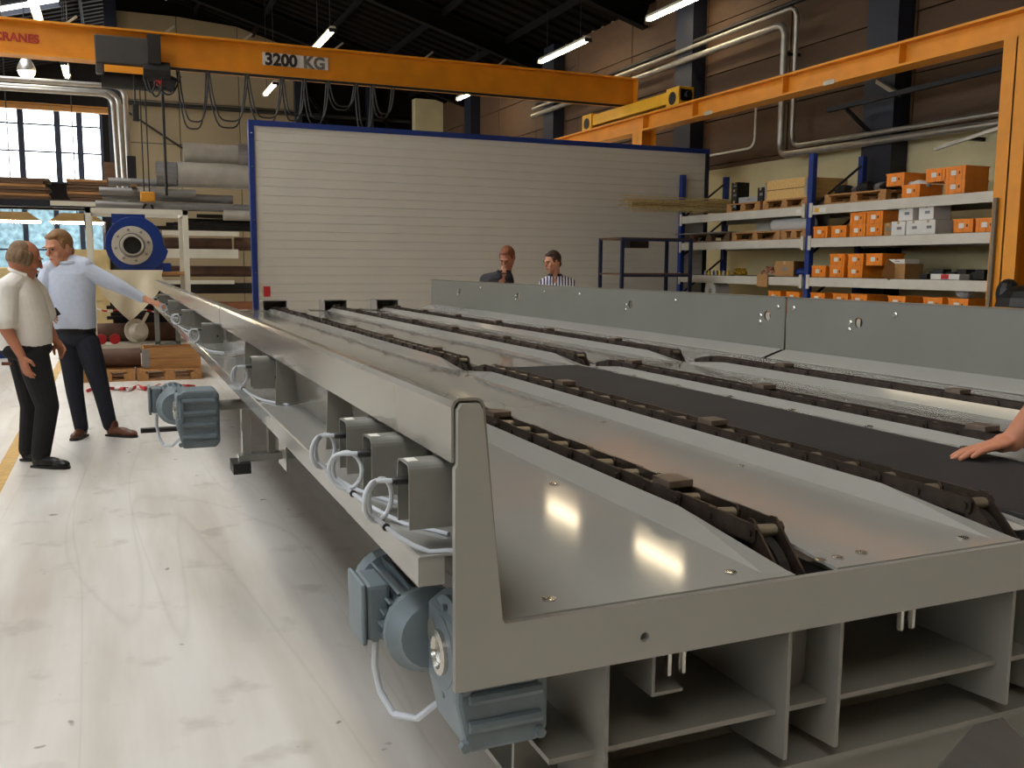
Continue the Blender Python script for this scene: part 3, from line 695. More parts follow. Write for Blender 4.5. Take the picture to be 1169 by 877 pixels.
part('buffer', MB().cyl((9.2,13.98,4.46),(9.2,13.9,4.46),.06,n=12), BLACKP, ec)
for x in (-.5, .9, 2.1, 3.6, 5.2, 6.6, 8.0):
    part('festoon_bracket', MB().bar((x, YC-.1, ZU), (x+.15, YC-.1, ZU+.12), .03, .03), SILVER, t)
part('festoon_track', MB().box(.3, 9.3, YC-.24, YC-.20, ZB-.06, ZB-.02), BLKSTEEL, t)
random.seed(3)
xx = 1.05
for k in range(8):
    wd = .28+.3*random.random() if k > 2 else [.45,.6,.55][k]; dp = .4+.5*random.random() if k > 2 else [.9,.85,.75][k]
    for q in range(2):
        pts = []
        for i in range(15):
            u = i/14; s = 2*u-1
            pts.append((xx+wd*u+.03*q, YC-.22-.05*q, ZB-.05-dp*(1-q*.12)*(1-s**4)))
        part('festoon_cable', MB().tube(pts, .014, 6), BLACKP, t, smooth=True)
    xx += wd*1.02
h = thing('hoist_trolley', 'dark grey hoist trolley hanging on the orange crane beam at upper left', 'hoist', (.4, YC, ZB), 0, world=True)
part('gear_case', MB().box(-.12, .82, YC-.42, YC-.18, 4.55, 4.96).box(-.12,.0,YC-.40,YC-.2,4.4,4.56), mat('hoist_grey', (58,56,54), .5), h, bevel=.02)
part('drum', MB().cyl((-.05,YC-.02,4.40),(.85,YC-.02,4.40),.16,n=20), BLKSTEEL, h, smooth=True)
part('hoist_motor', MB().cyl((.55,YC-.3,4.5),(.95,YC-.3,4.5),.15,n=18).box(.62,.82,YC-.46,YC-.3,4.6,5.03), BLKSTEEL, h, bevel=.01)
part('brake', MB().cyl((.86,YC-.28,4.36),(1.02,YC-.28,4.30),.13,n=16), BLACKP, h)
part('red_cover', MB().cyl((.72,YC-.3,4.36),(.86,YC-.28,4.34),.07,n=12), REDM, h)
part('orange_cover', MB().box(.0,.55,YC-.44,YC-.40,4.42,4.52), ORANGE, h)
for k, (x0, x1, dz) in enumerate(((.55,.75,.28),(.6,.85,.34),(.7,1.1,.30))):
    part('loose_cable', MB().tube([(x0+(x1-x0)*i/10, YC-.35, 4.45-dz*(1-(2*i/10-1)**2)) for i in range(11)], .016, 6), BLACKP, h, smooth=True)
for x in (.50, .58): part('hoist_rope', MB().cyl((x,YC-.1,4.35),(x,YC-.1,2.62),.010,n=6), BLKSTEEL, h)
part('load_chain', MB().cyl((.83,YC-.25,4.3),(.83,YC-.25,2.6),.022,n=6), BLKSTEEL, h)
hb = part('hook_block', MB().box(.44,.66,YC-.18,YC-.02,2.50,2.66), mat('hook_yellow', (206,140,40), .5), h, bevel=.02)
part('hook', MB().tube([(.55+.07*math.sin(a), YC-.1, 2.40-.07*math.cos(a)) for a in [i*.35 for i in range(-8,8)]], .018, 8), BLKSTEEL, hb)
part('pendant_cable', MB().cyl((.42,YC-.3,4.5),(.42,YC-.3,3.98),.014,n=6), BLACKP, h)
part('pendant', MB().box(.37,.47,YC-.34,YC-.26,3.72,3.98), BLACKP, h, bevel=.015)

# runway on orange columns
XRW = 9.2
t = thing('crane_runway', 'orange crane runway beam on orange columns along the storage rack', 'crane rail', (XRW, 7.4, 0), 0, world=True)
part('runway_beam', MB().box(XRW-.02,XRW+.02,-6,28,4.03,4.27).box(XRW-.15,XRW+.15,-6,28,4.0,4.03).box(XRW-.15,XRW+.15,-6,28,4.27,4.30), ORANGE, t)
part('rail_head', MB().box(XRW-.03,XRW+.03,-6,28,4.30,4.34), BLKSTEEL, t)
for y in (5.5, 9.1, 11.3, 13.6, 15.2): part('stiffener', MB().box(XRW-.13,XRW-.02,y,y+.015,4.03,4.27), ORANGE, t)
for y in (10.2, 13.0): part('joint_plate', MB().box(XRW-.155,XRW-.15,y,y+.22,3.99,4.05), SILVER, t)
for y in (-.4, 7.25, 15.2, 23.0):
    c = part('column', MB().box(XRW-.15,XRW-.13,y,y+.34,0,4.0).box(XRW+.13,XRW+.15,y,y+.34,0,4.0).box(XRW-.15,XRW+.15,y+.16,y+.18,0,4.0), ORANGE, t)
    part('base_plate', MB().box(XRW-.25,XRW+.25,y-.08,y+.42,0,.03), ORANGE, c)
solo('measuring_staff', MB().box(-.02,.02,-.02,.02,.0,1.35), mat('grey_batten', (120,108,92), .7), 'grey batten leaning on the orange column', 'batten', loc=(9.02, 7.52, .95))

# second crane beam in the far bay
solo('far_crane_beam', MB().box(-4.7,0.2,-.02,.02,0,.18).box(-4.7,.2,-.1,.1,-.02,.0).box(-4.7,.2,-.1,.1,.18,.2), mat('dull_ochre_paint',(170,118,50),.6), 'thin yellow crane beam far away above the gable window', 'crane', loc=(0, 37.0, 6.82))

# ================================================================== PIPES
def pipe_run(name, paths, m, label, loc, r, group=None, brackets=()):
    t = thing(name, label, 'pipe', loc, 0, group, world=True)
    for p in paths:
        pts = []
        P = [V(q) for q in p]
        for i, q in enumerate(P):
            if 0 < i < len(P)-1:
                a = (P[i-1]-q).normalized()*.22; b = (P[i+1]-q).normalized()*.22
                pts += [(q+a)*1.0+(b)*0.0 if k == 0 else q+a*(1-k/6)**2+b*(k/6)**2 for k in range(7)]
            else: pts.append(q)
        part('pipe', MB().tube(pts, r, 12), m, t, smooth=True)
    for b in brackets: part('bracket', MB().bar(b[0], b[1], .05, .05), BLKSTEEL, t)
    return t
pipe_run('duct_pipe', [[(-4.7,19,4.70),(.33,19,4.74),(.35,19,2.6)], [(-4.7,18.9,4.52),(.12,18.9,4.57),(.17,18.9,2.6)], [(-4.7,19.2,4.62),(.22,19.2,4.66),(.26,19.2,2.6)]], SILVER,
          'silver service pipes running along the upper left and turning down', (.3,19,2.6), .047)
pipe_run('heating_pipe', [[(10.80,24,5.62),(10.80,13.45,5.68),(10.80,13.45,3.46),(10.80,6,3.40)]], SILVER, 'thick silver heating pipe on the brown wall, dropping then running above the rack', (10.80,13.4,3.4), .06,
          brackets=[((11.2,13.5,5.2),(10.9,13.5,5.2)),((11.2,9.6,3.3),(10.9,9.6,3.3))])
pipe_run('heating_pipe', [[(10.80,24,5.80),(10.80,13.15,5.90),(10.80,13.15,3.58),(10.80,6,3.54)]], SILVER, 'thinner silver heating pipe just above the thick one on the brown wall', (10.80,13.1,3.4), .04)
pipe_run('conduit_pipe', [[(11.1,14.56,4.55),(11.1,14.56,3.74),(11.1,16.3,3.74)]], WHITEF, 'thin white conduit on the brown wall right of the partition', (11.1,14.6,3.7), .022)
pipe_run('cable_pipe', [[(10.9,24,5.95),(10.9,9,6.05)]], BLKSTEEL, 'dark conduit running high along the brown wall', (10.9,9,6), .04)
t = thing('wall_bracket', 'dark steel bracket arm with a long bar on the navy wall column', 'bracket', (10.8, 10.9, 4.0), 0, world=True)
part('arm', MB().bar((10.86,11.3,4.35),(10.5,10.5,4.0),.06,.06), SILVER, t)
part('bar', MB().bar((10.45,11.9,3.98),(10.45,8.0,4.06),.07,.07), BLKSTEEL, t)
part('strut', MB().bar((10.86,11.4,3.6),(10.45,11.5,3.95),.05,.05), BLKSTEEL, t)
t = thing('hanging_strut', 'grey bent strut hanging beside the orange column above the crates', 'strut', (10.3, 8.3, 3.2), 0, world=True)
part('upper_bar', MB().bar((10.3,8.45,3.72),(10.3,8.2,3.32),.05,.05), SILVER, t)
part('lower_bar', MB().bar((10.3,8.2,3.34),(10.3,9.6,3.12),.04,.04), SILVER, t)

# ================================================================== PALLET RACK (right)
t = thing('pallet_rack', 'blue and white pallet rack along the right wall, full of crates and pallets', 'rack', (9.7, 11.3, 0), 0, world=True)
LEV = [.80, 1.375, 1.955, 2.44]
UPR = [4.5, 7.95, 11.33, 14.82]
for y in UPR:
    for x in (9.72, 10.68):
        part('upright', MB().box(x-.04,x+.04,y-.05,y+.05,0,3.22 if y < 14 else 3.2), BLUE, t)
    for k in range(4): part('upright_brace', MB().bar((9.72,y,.3+.7*k),(10.68,y,.3+.7*(k+1)),.03,.03), NAVY, t)
for z in LEV:
    for a, b in zip(UPR[:-1], UPR[1:]):
        for x in (9.68, 10.70):
            bm_ = part('beam', MB().box(x-.025,x+.025,a+.05,b-.05,z-.13,z), BEAMW, t)
        for yy in (a+.05, b-.11): part('beam_hook', MB().box(9.64,9.66,yy,yy+.06,z-.17,z+.04), BEAMW, t)
        part('shelf_board', MB().box(9.70,10.68,a+.05,b-.05,z-.02,z+.005), SHELFM, t)
for y in (11.02, 11.5): part('shelf_ticket', MB().box(9.652,9.655,y-.08,y+.08,2.34,2.40), WHITEB, t)
for y in (11.12, 11.42): part('shelf_ticket', MB().box(9.651,9.655,y-.04,y+.04,2.34,2.40), YELLOWC, t)
ZL = [z+.006 for z in LEV]

def make_crate(h=.17):
    w_, d_ = .30, .40                                    # along Y (front), along X
    t = thing('storage_crate', '', 'crate')
    mb = MB().box(-d_/2,d_/2,-w_/2,w_/2,0,.008)
    for s in (-1,1):
        mb.box(-d_/2,d_/2,s*w_/2-(.006 if s>0 else 0),s*w_/2+(.006 if s<0 else 0),0,h).box(s*d_/2-(.006 if s>0 else 0),s*d_/2+(.006 if s<0 else 0),-w_/2,w_/2,0,h)
    part('body', mb, CRATE, t)
    part('rim', MB().box(-d_/2-.008,-d_/2,-w_/2-.008,w_/2+.008,h-.02,h).box(d_/2,d_/2+.008,-w_/2-.008,w_/2+.008,h-.02,h).box(-d_/2,d_/2,-w_/2-.008,-w_/2,h-.02,h).box(-d_/2,d_/2,w_/2,w_/2+.008,h-.02,h), CRATE, t)
    for y in (-.1,0,.1): part('rib', MB().box(-d_/2-.006,-d_/2,y-.004,y+.004,0,h-.02), CRATE, t)
    part('ticket', MB().box(-d_/2-.008,-d_/2-.006,-.02,.06,h*.35,h*.7), WHITEB, t)
    part('grip_hole', MB().box(-d_/2-.0075,-d_/2-.006,-.075,-.055,h*.42,h*.62), BLACKP, t)
    part('load', MB().box(-d_/2+.007,d_/2-.007,-w_/2+.007,w_/2-.007,.009,h*.7), BLKSTEEL, t)
    return t
proto = make_crate(); first = [True]
def crate(y, z, label, x=9.92, rz=0.0):
    if first[0]: o = proto; first[0] = False; o.location = (x,y,z); o.rotation_euler = (0,0,rz); o['label'] = label; o['group'] = 'orange crates on the pallet rack'
    else: dup(proto, None, (x,y,z), rz, label, 'orange crates on the pallet rack')
# (y, level, stack, text)
S3 = 'on top shelf'; S2 = 'on second shelf'; S1 = 'on third shelf'; S0 = 'on lowest shelf'
for y, lv, st, lb in [
    (9.70,3,1,'orange crate held up behind the one filled with white parts, '+S3), (9.42,3,0,'open orange crate heaped with white parts '+S3),
    (8.72,3,0,'bottom orange crate of the pair beside the orange column '+S3), (8.72,3,1,'upper orange crate of the pair beside the orange column '+S3),
    (9.03,3,1,'orange crate tilted behind the stacked pair beside the column '+S3),
    (11.1,2,0,'single orange crate next to the blue upright '+S2), (10.72,2,0,'second orange crate from the blue upright '+S2),
    (10.35,2,0,'lower orange crate of the stack of two '+S2), (10.35,2,1,'upper orange crate of the stack of two '+S2), (10.03,2,0,'orange crate right of the stack of two '+S2), (10.03,2,1,'top right orange crate of the stack '+S2),
    (8.55,2,0,'wide orange crate of long parts beside the column '+S2), (8.22,2,0,'orange crate half hidden by the orange column '+S2),
    (11.1,1,0,'low orange crate next to the blue upright '+S1), (10.72,1,0,'bottom orange crate in the middle of the pile '+S1), (10.35,1,0,'bottom right orange crate of the pile '+S1),
    (10.72,1,1,'upper left orange crate of the pile '+S1), (10.35,1,1,'upper right orange crate of the pile '+S1), (10.0,1,1,'shaded orange crate behind the cardboard flap '+S1),
    (11.1,0,1,'leftmost orange crate '+S0+', right of the blue upright'), (10.62,0,1,'second orange crate '+S0), (10.25,0,1,'third orange crate '+S0), (9.55,0,1,'orange crate standing alone in the middle '+S0),
    (8.95,0,1,'orange crate with a plastic bag on it '+S0), (8.55,0,1,'last orange crate before the column '+S0), (12.1,0,1,'orange crate left of the blue upright '+S0),
    (11.66,0,1,'orange crate partly behind the blue upright '+S0)]:
    crate(y, ZL[lv]+.172*st, lb, rz=0.04*(random.random()-.5))
for y in (11.1,10.62,10.25,9.55,8.95,8.55,12.1,11.66): crate(y, ZL[0], 'bottom orange crate of a stack on lowest shelf, behind the conveyor wall')
# loose white parts heaped in the open crate
for k in range(5):
    solo('white_part', MB().ball((0,0,0), (.07,.08,.05)), WHITEB, 'rounded white part lying in the open orange crate', 'part', 'white parts in the open crate', (9.86+.05*(k%2), 9.32+.05*k, ZL[3]+.17+.01*(k%3)), smooth=True)
# white cartons
def carton(y, z, w_, h, d_, m, label, x=None, rz=0.0, flaps=0):
    t = thing('carton', label, 'box', ((9.74+d_/2) if x is None else x, y, z), rz, 'cartons on the pallet rack')
    part('body', MB().box(-d_/2,d_/2,-w_/2,w_/2,0,h), m, t, bevel=.003)
    part('tape', MB().box(-d_/2-.001,d_/2+.001,-.02,.02,h*.8,h+.001), mat('tape_brown', (188,160,120), .4), t)
    if flaps:
        part('flap', MB().bar((-d_/2,0,h),(-d_/2-.10,0,h-.22),w_*.9,.004,(0,1,0)), m, t)
    else:
        part('print', MB().box(-d_/2-.001,-d_/2,-.06,.02,h*.4,h*.6), mat('print_grey',(130,130,132),.6), t)
    return t
for y, z, lb in [(9.62,0,'white carton at the left end of the lower white row'),(9.36,0,'middle white carton of the lower white row'),(9.12,0,'right white carton of the lower white row'),
                 (9.5,.19,'white carton on top at the left of the white pile'),(9.16,.19,'white carton on top at the right of the white pile'),(9.82,.19,'white carton set back behind the white pile')]:
    carton(y, ZL[2]+z, .24, .185, .3, WHITEB, lb+' '+S2, x=10.15 if 'set back' in lb else None)
carton(9.80, ZL[2], .13, .17, .35, CARD, 'brown carton with open lid between orange crates and white cartons', flaps=0)
carton(9.65, ZL[1]+.0, .34, .2, .35, CARD, 'open brown carton with flap hanging over the white beam', flaps=1, rz=.06)
carton(9.62, ZL[1]+.201, .3, .06, .26, WHITEB, 'flat white and red box lying on the open brown carton')
carton(8.8, ZL[1], .45, .07, .3, WHITEB, 'flat white and red package alone '+S1)
solo('cardboard_tag', MB().box(-.012,.0,-.13,.13,-.2,.0), CARD, 'square brown cardboard hanging before the third beam in the left bay', 'cardboard', loc=(9.636,12.3,ZL[1]+.03))
carton(11.98, ZL[1], .34, .24, .4, CARD, 'crumpled brown carton '+S1+' in the left bay', rz=.3)
solo('red_end', MB().box(-.152,-.15,-.06,.06,.005,.065), REDM, 'red label on the flat package on the third shelf', 'label', loc=(9.74+.15,8.8,ZL[1]))
# pallets
def pallet(loc, label, L=1.2, W=.8, rz=0.0, m=WOOD):
    t = thing('wooden_pallet', label, 'pallet', loc, rz, 'wooden pallets')
    for k in range(5): part('deck_board', MB().box(-W/2+k*(W-.1)/4,-W/2+k*(W-.1)/4+.1,-L/2,L/2,.122,.144), m, t)
    for y in (-L/2+.05,0,L/2-.05): part('stringer', MB().box(-W/2,W/2,y-.05,y+.05,.1,.122), m, t)
    for x in (-W/2+.05,0,W/2-.05):
        for y in (-L/2+.07,0,L/2-.07): part('block', MB().box(x-.05,x+.05,y-.07,y+.07,.022,.1), m, t)
    for x in (-W/2+.05,0,W/2-.05): part('bottom_board', MB().box(x-.05,x+.05,-L/2,L/2,0,.022), m, t)
    return t
pallet((10.12,13.0,ZL[3]), 'wooden pallet under clear boxes '+S3+' in the left bay', .9)
pallet((10.12,11.95,ZL[3]), 'wooden pallet carrying the pale wooden frame '+S3, 1.05)
pallet((10.12,10.45,ZL[3]), 'wooden pallet with dark wrapped parts '+S3+' right of the blue upright', 1.2)
pallet((10.12,13.95,ZL[2]), 'reddish wooden pallet at the left end '+S2, 1.2, m=WOODD)
pallet((10.12,12.65,ZL[2]), 'long wooden pallet in the middle of the left bay '+S2, 1.25)
pallet((10.12,11.7,ZL[2]), 'wooden pallet beside the blue upright '+S2, .6)
def collar(loc, L, W, H, label):
    t = thing('pallet_collar', label, 'wooden frame', loc)
    part('board', MB().box(-W/2,-W/2+.02,-L/2,L/2,0,H), WOODL, t); part('board', MB().box(W/2-.02,W/2,-L/2,L/2,0,H), WOODL, t)
    part('board', MB().box(-W/2+.02,W/2-.02,-L/2,-L/2+.02,0,H), WOODL, t); part('board', MB().box(-W/2+.02,W/2-.02,L/2-.02,L/2,0,H), WOODL, t)
    part('groove', MB().box(-W/2-.001,-W/2+.001,-L/2,L/2,H*.48,H*.52), WOODD, t)
    for y in (-L/2-.004, L/2-.05): part('hinge', MB().box(-W/2-.004,-W/2+.08,y,y+.054,.02,H-.02), SILVER, t)
collar((10.12,11.95,ZL[3]+.145), 1.0, .78, .30, 'pale wooden pallet collar on the top shelf left of the blue upright')
for k, (y, z) in enumerate(((13.28,.0),(13.28,.19))): carton(y, ZL[3]+z, .16, .19, .25, [BLACKP,BLACKP][k], ['lower','upper'][k]+' black box of the dark pair on the top shelf by the yellow rods')
carton(13.28, ZL[3]+.38, .16, .12, .25, BLACKP, 'black box topping the dark column on the top shelf')
carton(12.58, ZL[3]+.145, .14, .22, .2, BLACKP, 'dark narrow carton beside the pale wooden frame')
carton(12.9, ZL[3]+.145, .5, .09, .4, mat('clear_box',(168,170,172),.3), 'flat grey translucent box on the top shelf pallet')
# wrapped dark parts on the right-bay pallet
for k in range(5):
    mb = MB().ball((0,0,.06),(.16,.15,.06+.02*(k%3)),8,6); solo('wrapped_part', mb, [BLKSTEEL,SILVERD][k%2], 'lumpy part wrapped in film on the top shelf pallet', 'part', 'film wrapped parts', (9.95+.1*(k%2), 10.0+.22*k, ZL[3]+.145))
# pipes, rolls and small fittings in the left bay
solo('cardboard_roll', MB().revolve((0,0,.1),(0,1,0),[(0,.1),(.9,.1),(.9,.05),(0,.05)],18,True), WHITEB, 'white tube end-on on the pallets of the second shelf', 'tube', loc=(10.0,11.6,ZL[2]+.145), smooth=True)
solo('leaning_sheet', MB().box(-.01,.01,-.9,.9,0,.24), BEAMW, 'long white sheet standing at the back of the second shelf', 'sheet', loc=(10.4,12.6,ZL[2]+.145))
solo('grey_sheet', MB().box(-.35,.35,-.75,.75,0,.02), SILVERD, 'thin grey metal sheet lying on the reddish pallet', 'sheet', loc=(9.95,14.1,ZL[2]+.146))
for k in range(12):
    y = 14.2-.055*k; solo('brass_fitting', MB().revolve((0,0,0),(0,0,1),[(0,.03),(.04,.03),(.045,.022),(.08,.022)],10), [SILVER,mat('brass',(214,180,70),.3,.7)][k % 3 == 2], 'small pipe fitting standing in the row on the third shelf', 'fitting', 'small fittings on the third shelf', (9.85+.05*(k%2), y, ZL[1]), smooth=True)
for k in range(7):
    solo('brass_fitting', MB().revolve((0,0,0),(-1,0,0),[(0,.035),(.06,.035),(.062,.02),(.1,.02)],10), mat('brass',(214,180,70),.3,.7), 'yellow brass fitting in the small pyramid on the third shelf', 'fitting', 'brass fittings in a pyramid', (9.9, 13.30-.075*(k if k<4 else k-3.5), ZL[1]+.036+(.06 if k>3 else 0)), smooth=True)
for k in range(9):
    solo('copper_elbow', MB().tube([(0,.05*math.cos(a),.03+.05*math.sin(a)) for a in [i*.4 for i in range(5)]],.022,8), mat('copper_pink',(190,130,104),.4,.4), 'copper coloured elbow in the heap on the third shelf', 'fitting', 'copper elbows in a heap', (9.85+.05*(k%2), 12.55-.06*(k%5), ZL[1]+.0+.06*(k//5)), .7*k, smooth=True)
solo('blue_bundle', MB().ball((0,0,.07),(.12,.18,.07)), BLUE, 'blue plastic bundle on the third shelf beside the upright', 'bundle', loc=(9.95,11.72,ZL[1]), smooth=True)
solo('film_roll', MB().revolve((0,0,.16),(-1,0,0),[(0,.16),(.3,.16),(.3,.05),(0,.05)],20,True), WHITEB, 'round roll of film on the lowest visible shelf at the left', 'roll', loc=(10.05,13.9,ZL[0]+.14), smooth=True)
for k in range(14):
    mb = MB().box(-.1,.1,-.07,.07,0,.07+.03*(k%3)); solo('machine_part', mb, BLKSTEEL, 'dark machined part in the shadowed row on the third shelf', 'part', 'dark parts on the third shelf', (10.0+.05*(k%2), 9.3-.11*k+.0, ZL[1]), .1*(k%4), bevel=.01)
solo('plastic_bag', MB().ball((0,0,.08),(.1,.12,.09)), mat('bag_white',(206,200,196),.5), 'crumpled white plastic bag on the orange crate by the column', 'bag', loc=(9.95,8.66,ZL[0]+.345))
solo('dark_jacket', MB().ball((0,0,.0),(.22,.3,.22)).ball((.05,-.3,-.05),(.2,.22,.2)).ball((0,.2,.12),(.12,.12,.16)), BLACKP, 'black crumpled cover beyond the grey wall at the right edge', 'cover', loc=(8.6,6.75,1.14))
solo('cover_stand', MB().box(-.25,.25,-.4,.35,0,.90), NAVY, 'dark cabinet under the black cover, hidden by the conveyor wall', 'cabinet', loc=(8.6,6.75,0))
crate(6.0, 1.1, 'orange crate at the very right edge beside the black cover', x=8.5)
solo('crate_stand', MB().box(-.25,.25,-.3,.28,0,1.098), NAVY, 'dark cabinet under the orange crate at the right edge', 'cabinet', loc=(8.5,5.98,0))

# yellow rods cantilevered from the top shelf
random.seed(11)
RODM = mat('yellowed_rod', (224, 206, 150), .35, .4, .15, 20)
for k in range(22):
    z = ZL[3]+.02+.022*(k % 9)+.05*(k//9 == 1); y = 14.2+.035*(k//3)-.02*(k % 3)
    xa = 7.95+.35*random.random(); xb = 10.15+.2*random.random()
    solo('yellow_rod', MB().cyl((-(xb-xa)/2,0,-.03+.06*random.random()),((xb-xa)/2,0,0),.011,n=6), RODM, 'long thin yellowish rod in the bundle sticking out of the top shelf', 'rod', 'bundle of yellow rods', ((xa+xb)/2, y-.25, z+.03))
# small open blue shelf in front of the partition
BLUED = mat('dark_blue_steel', (20, 32, 66), .5)
t = thing('blue_shelf_frame', 'empty low blue steel shelf frame before the white partition', 'shelf', (8.3, 13.9, 0), 0, world=True)
for x in (7.72, 9.05):
    for y in (13.5, 14.25): part('post', MB().box(x-.025,x+.025,y-.025,y+.025,0,2.0), BLUED, t)
for z in (1.99, 1.40, .7): part('shelf', MB().box(7.7,9.07,13.48,14.27,z-.02,z+.01), WOODD if z < 1.9 else WOODD, t)
for z in (1.96, 1.37): part('rail', MB().box(7.7,9.07,13.46,13.475,z-.02,z+.02), BLUED, t)
solo('black_box', MB().box(-.18,.18,-.1,.1,0,.14), BLACKP, 'small black box hung under the top of the blue shelf frame', 'box', loc=(8.1,13.7,1.83))

# ================================================================== LEFT STORAGE RACKS
YT = 16.6
t = thing('cantilever_rack', 'cantilever rack of tubes left of the white partition', 'rack', (1.5, YT, 0), 0, world=True)
for x in (.35, 2.35):
    part('upright', MB().box(x-.07,x+.07,YT+.45,YT+.65,0,3.3), BLKSTEEL, t)
    for z in (.75,1.03,1.31,1.75,2.07,2.24,2.38,2.77): part('arm', MB().box(x-.04,x+.04,YT-.35,YT+.45,z-.03,z), mat('arm_tan',(150,116,76),.6), t)
def ctube(x0, x1, y, z, r, m, label, hollow=True, cat='tube', group='tubes in the cantilever rack'):
    prof = [(0,r),(x1-x0,r),(x1-x0,r*.93),(0,r*.93)] if hollow else [(0,r*.9),(.01,r),(x1-x0-.01,r),(x1-x0,r*.9)]
    return solo('steel_tube', MB().revolve((0,0,0),(1,0,0),prof,22,hollow), m, label, cat, group, (x0,y,z), smooth=True)
SILVW = mat('pale_galvanised_tube', (186, 180, 168), .5, .35, .12, 5)
ctube(1.03,3.0,YT-.1,2.98,.205,SILVW,'thickest pale grey duct tube in the left rack, below the two upper ones')
ctube(.70,1.01,YT-.1,2.97,.205,SILVERD,'short dented duct piece in front of the thickest tube')
ctube(1.15,2.03,YT+.05,3.35,.165,SILVW,'upper pale duct tube on top of the left rack')
ctube(2.0,2.9,YT-.05,3.33,.205,SILVERD,'duct tube on top of the rack, cut off by the blue partition edge')
ctube(-.02,1.1,YT+.0,2.83,.065,SILVERD,'upper thin aluminium pipe sticking out left of the dented duct piece')
ctube(-.16,1.3,YT-.2,2.665,.065,SILVERD,'upper long aluminium pipe in the left rack')
ctube(-.12,1.9,YT-.05,2.60,.07,SILVERD,'long aluminium pipe in the middle of the pipe layer')
ctube(-.22,2.2,YT-.2,2.45,.065,SILVERD,'lowest long aluminium pipe reaching furthest to the left')
ctube(1.72,2.9,YT-.25,2.33,.085,SILVW,'short pale pipe near the blue partition edge')
ctube(.5,1.85,YT-.15,1.851,.10,RUST,'brown rusty pipe between the two white bars')
ctube(.5,2.6,YT-.15,1.40,.09,RUST,'dark rusty pipe below the white bars')
ctube(.5,2.6,YT+.1,1.40,.09,RUST,'rusty pipe lying behind the dark one below the white bars')
ctube(.9,2.6,YT-.2,.82,.07,mat('copper_brown_pipe',(150,96,66),.6,.1),'brown pipe low in the rack by the partition foot')
ctube(1.9,2.7,YT-.15,1.86,.11,RUST,'thick short rusty pipe end beside the partition edge')
for z, x0, x1, h, lb in ((2.02,.75,1.95,.075,'upper white flat bar in the left rack'),(1.69,.75,1.93,.15,'wide white flat bar in the left rack'),(1.22,.75,1.85,.06,'thin white bar low in the left rack')):
    solo('white_bar', MB().box(x0,x1,-.06,.06,-h/2,h/2), WHITEF, lb, 'bar', 'white bars in the left rack', (0,YT-.32,z))
for k in range(8):
    solo('black_profile', MB().sheet([(-.05,.06),(-.05,0),(.05,0),(.05,.06)],.008,'yz',0,1.9-.12*k), BLKSTEEL, 'black steel channel stacked in the dark middle of the left rack', 'profile', 'black channels in the left rack', (.6+.12*k,YT+.0+.12*(k%3),2.08+.07*(k//2)))
for k in range(9):
    solo('black_profile', MB().sheet([(-.05,.06),(-.05,0),(.05,0),(.05,.06)],.008,'yz',0,2.2-.1*(k%4)), BLKSTEEL, 'black steel channel in the lower dark pile of the left rack', 'profile', 'black channels low in the rack', (.35+.08*k,YT-.2+.12*(k%3),1.03+.055*(k//3)))
# navy plank rack further left
t = thing('plank_rack', 'navy rack beam with old planks on top before the gable window', 'rack', (-2.0, 18.3, 0), 0, world=True)
for y in (18.0, 18.9): part('beam', MB().box(-4.6,.05,y-.05,y+.05,2.47,2.59), NAVY, t)
for x in (-4.5,-2.2,-.05):
    for y in (18.0,18.9): part('post', MB().box(x-.05,x+.05,y-.05,y+.05,0,2.47), NAVY, t)
part('shelf_board', MB().box(-4.6,.05,18.0,18.9,2.59,2.605), WOODD, t)
part('red_white_strip', MB().box(-.95,.02,17.94,17.95,2.50,2.58), WHITEF, t)
random.seed(5)
for k in range(7):
    solo('old_plank', MB().box(-.9-.4*random.random(),.9+.1*random.random(),-.35,.35,0,.045), [WOODD,WOOD][k%3==1], 'weathered plank in the long stack at the left edge before the window', 'plank', 'planks stacked on the navy rack', (-1.95,18.45,2.606+.052*k), .03*(random.random()-.5))
for k in range(7):
    solo('old_plank', MB().box(-.27-.06*random.random(),.27+.05*random.random(),-.35,.35,0,.045), [WOODD,WOOD][k%4==2], 'weathered plank in the short stack beside the silver pipes', 'plank', 'short planks stacked on the navy rack', (-.36,18.45,2.606+.054*k), .05*(random.random()-.5))
for k in range(4):
    solo('old_plank', MB().box(-.13,.13,-.3,.3,0,.158), WOODD, 'brown beam end stacked beside the silver down pipes', 'beam', 'beam ends beside the pipes', (.03,21.0,2.9+.16*k))
solo('beam_end_rack', MB().box(-.2,.2,-.4,.4,0,2.9), NAVY, 'dark rack post block behind the silver down pipes', 'rack', loc=(.03,21.0,0))
# bright lamps under the plank rack
for k, x in enumerate((-1.75, -.62)):
    t = thing('bench_lamp', ['wide glowing bench lamp under the plank rack at the left edge','glowing bench lamp under the plank rack beside the white frame'][k], 'lamp', (x, 20.5, 2.33))
    part('reflector', MB().prism([(-.5,0),(.5,0),(.28,.16),(-.28,.16)],'xz',-.2,.2), mat('lamp_tan',(170,140,90),.6), t)
    part('tube', MB().box(-.47,.47,-.18,.18,-.035,-.002), TUBEW, t)
    part('hanger', MB().cyl((0,0,.16),(0,0,roofz(x)-2.33),.01,n=6), BLKSTEEL, t)
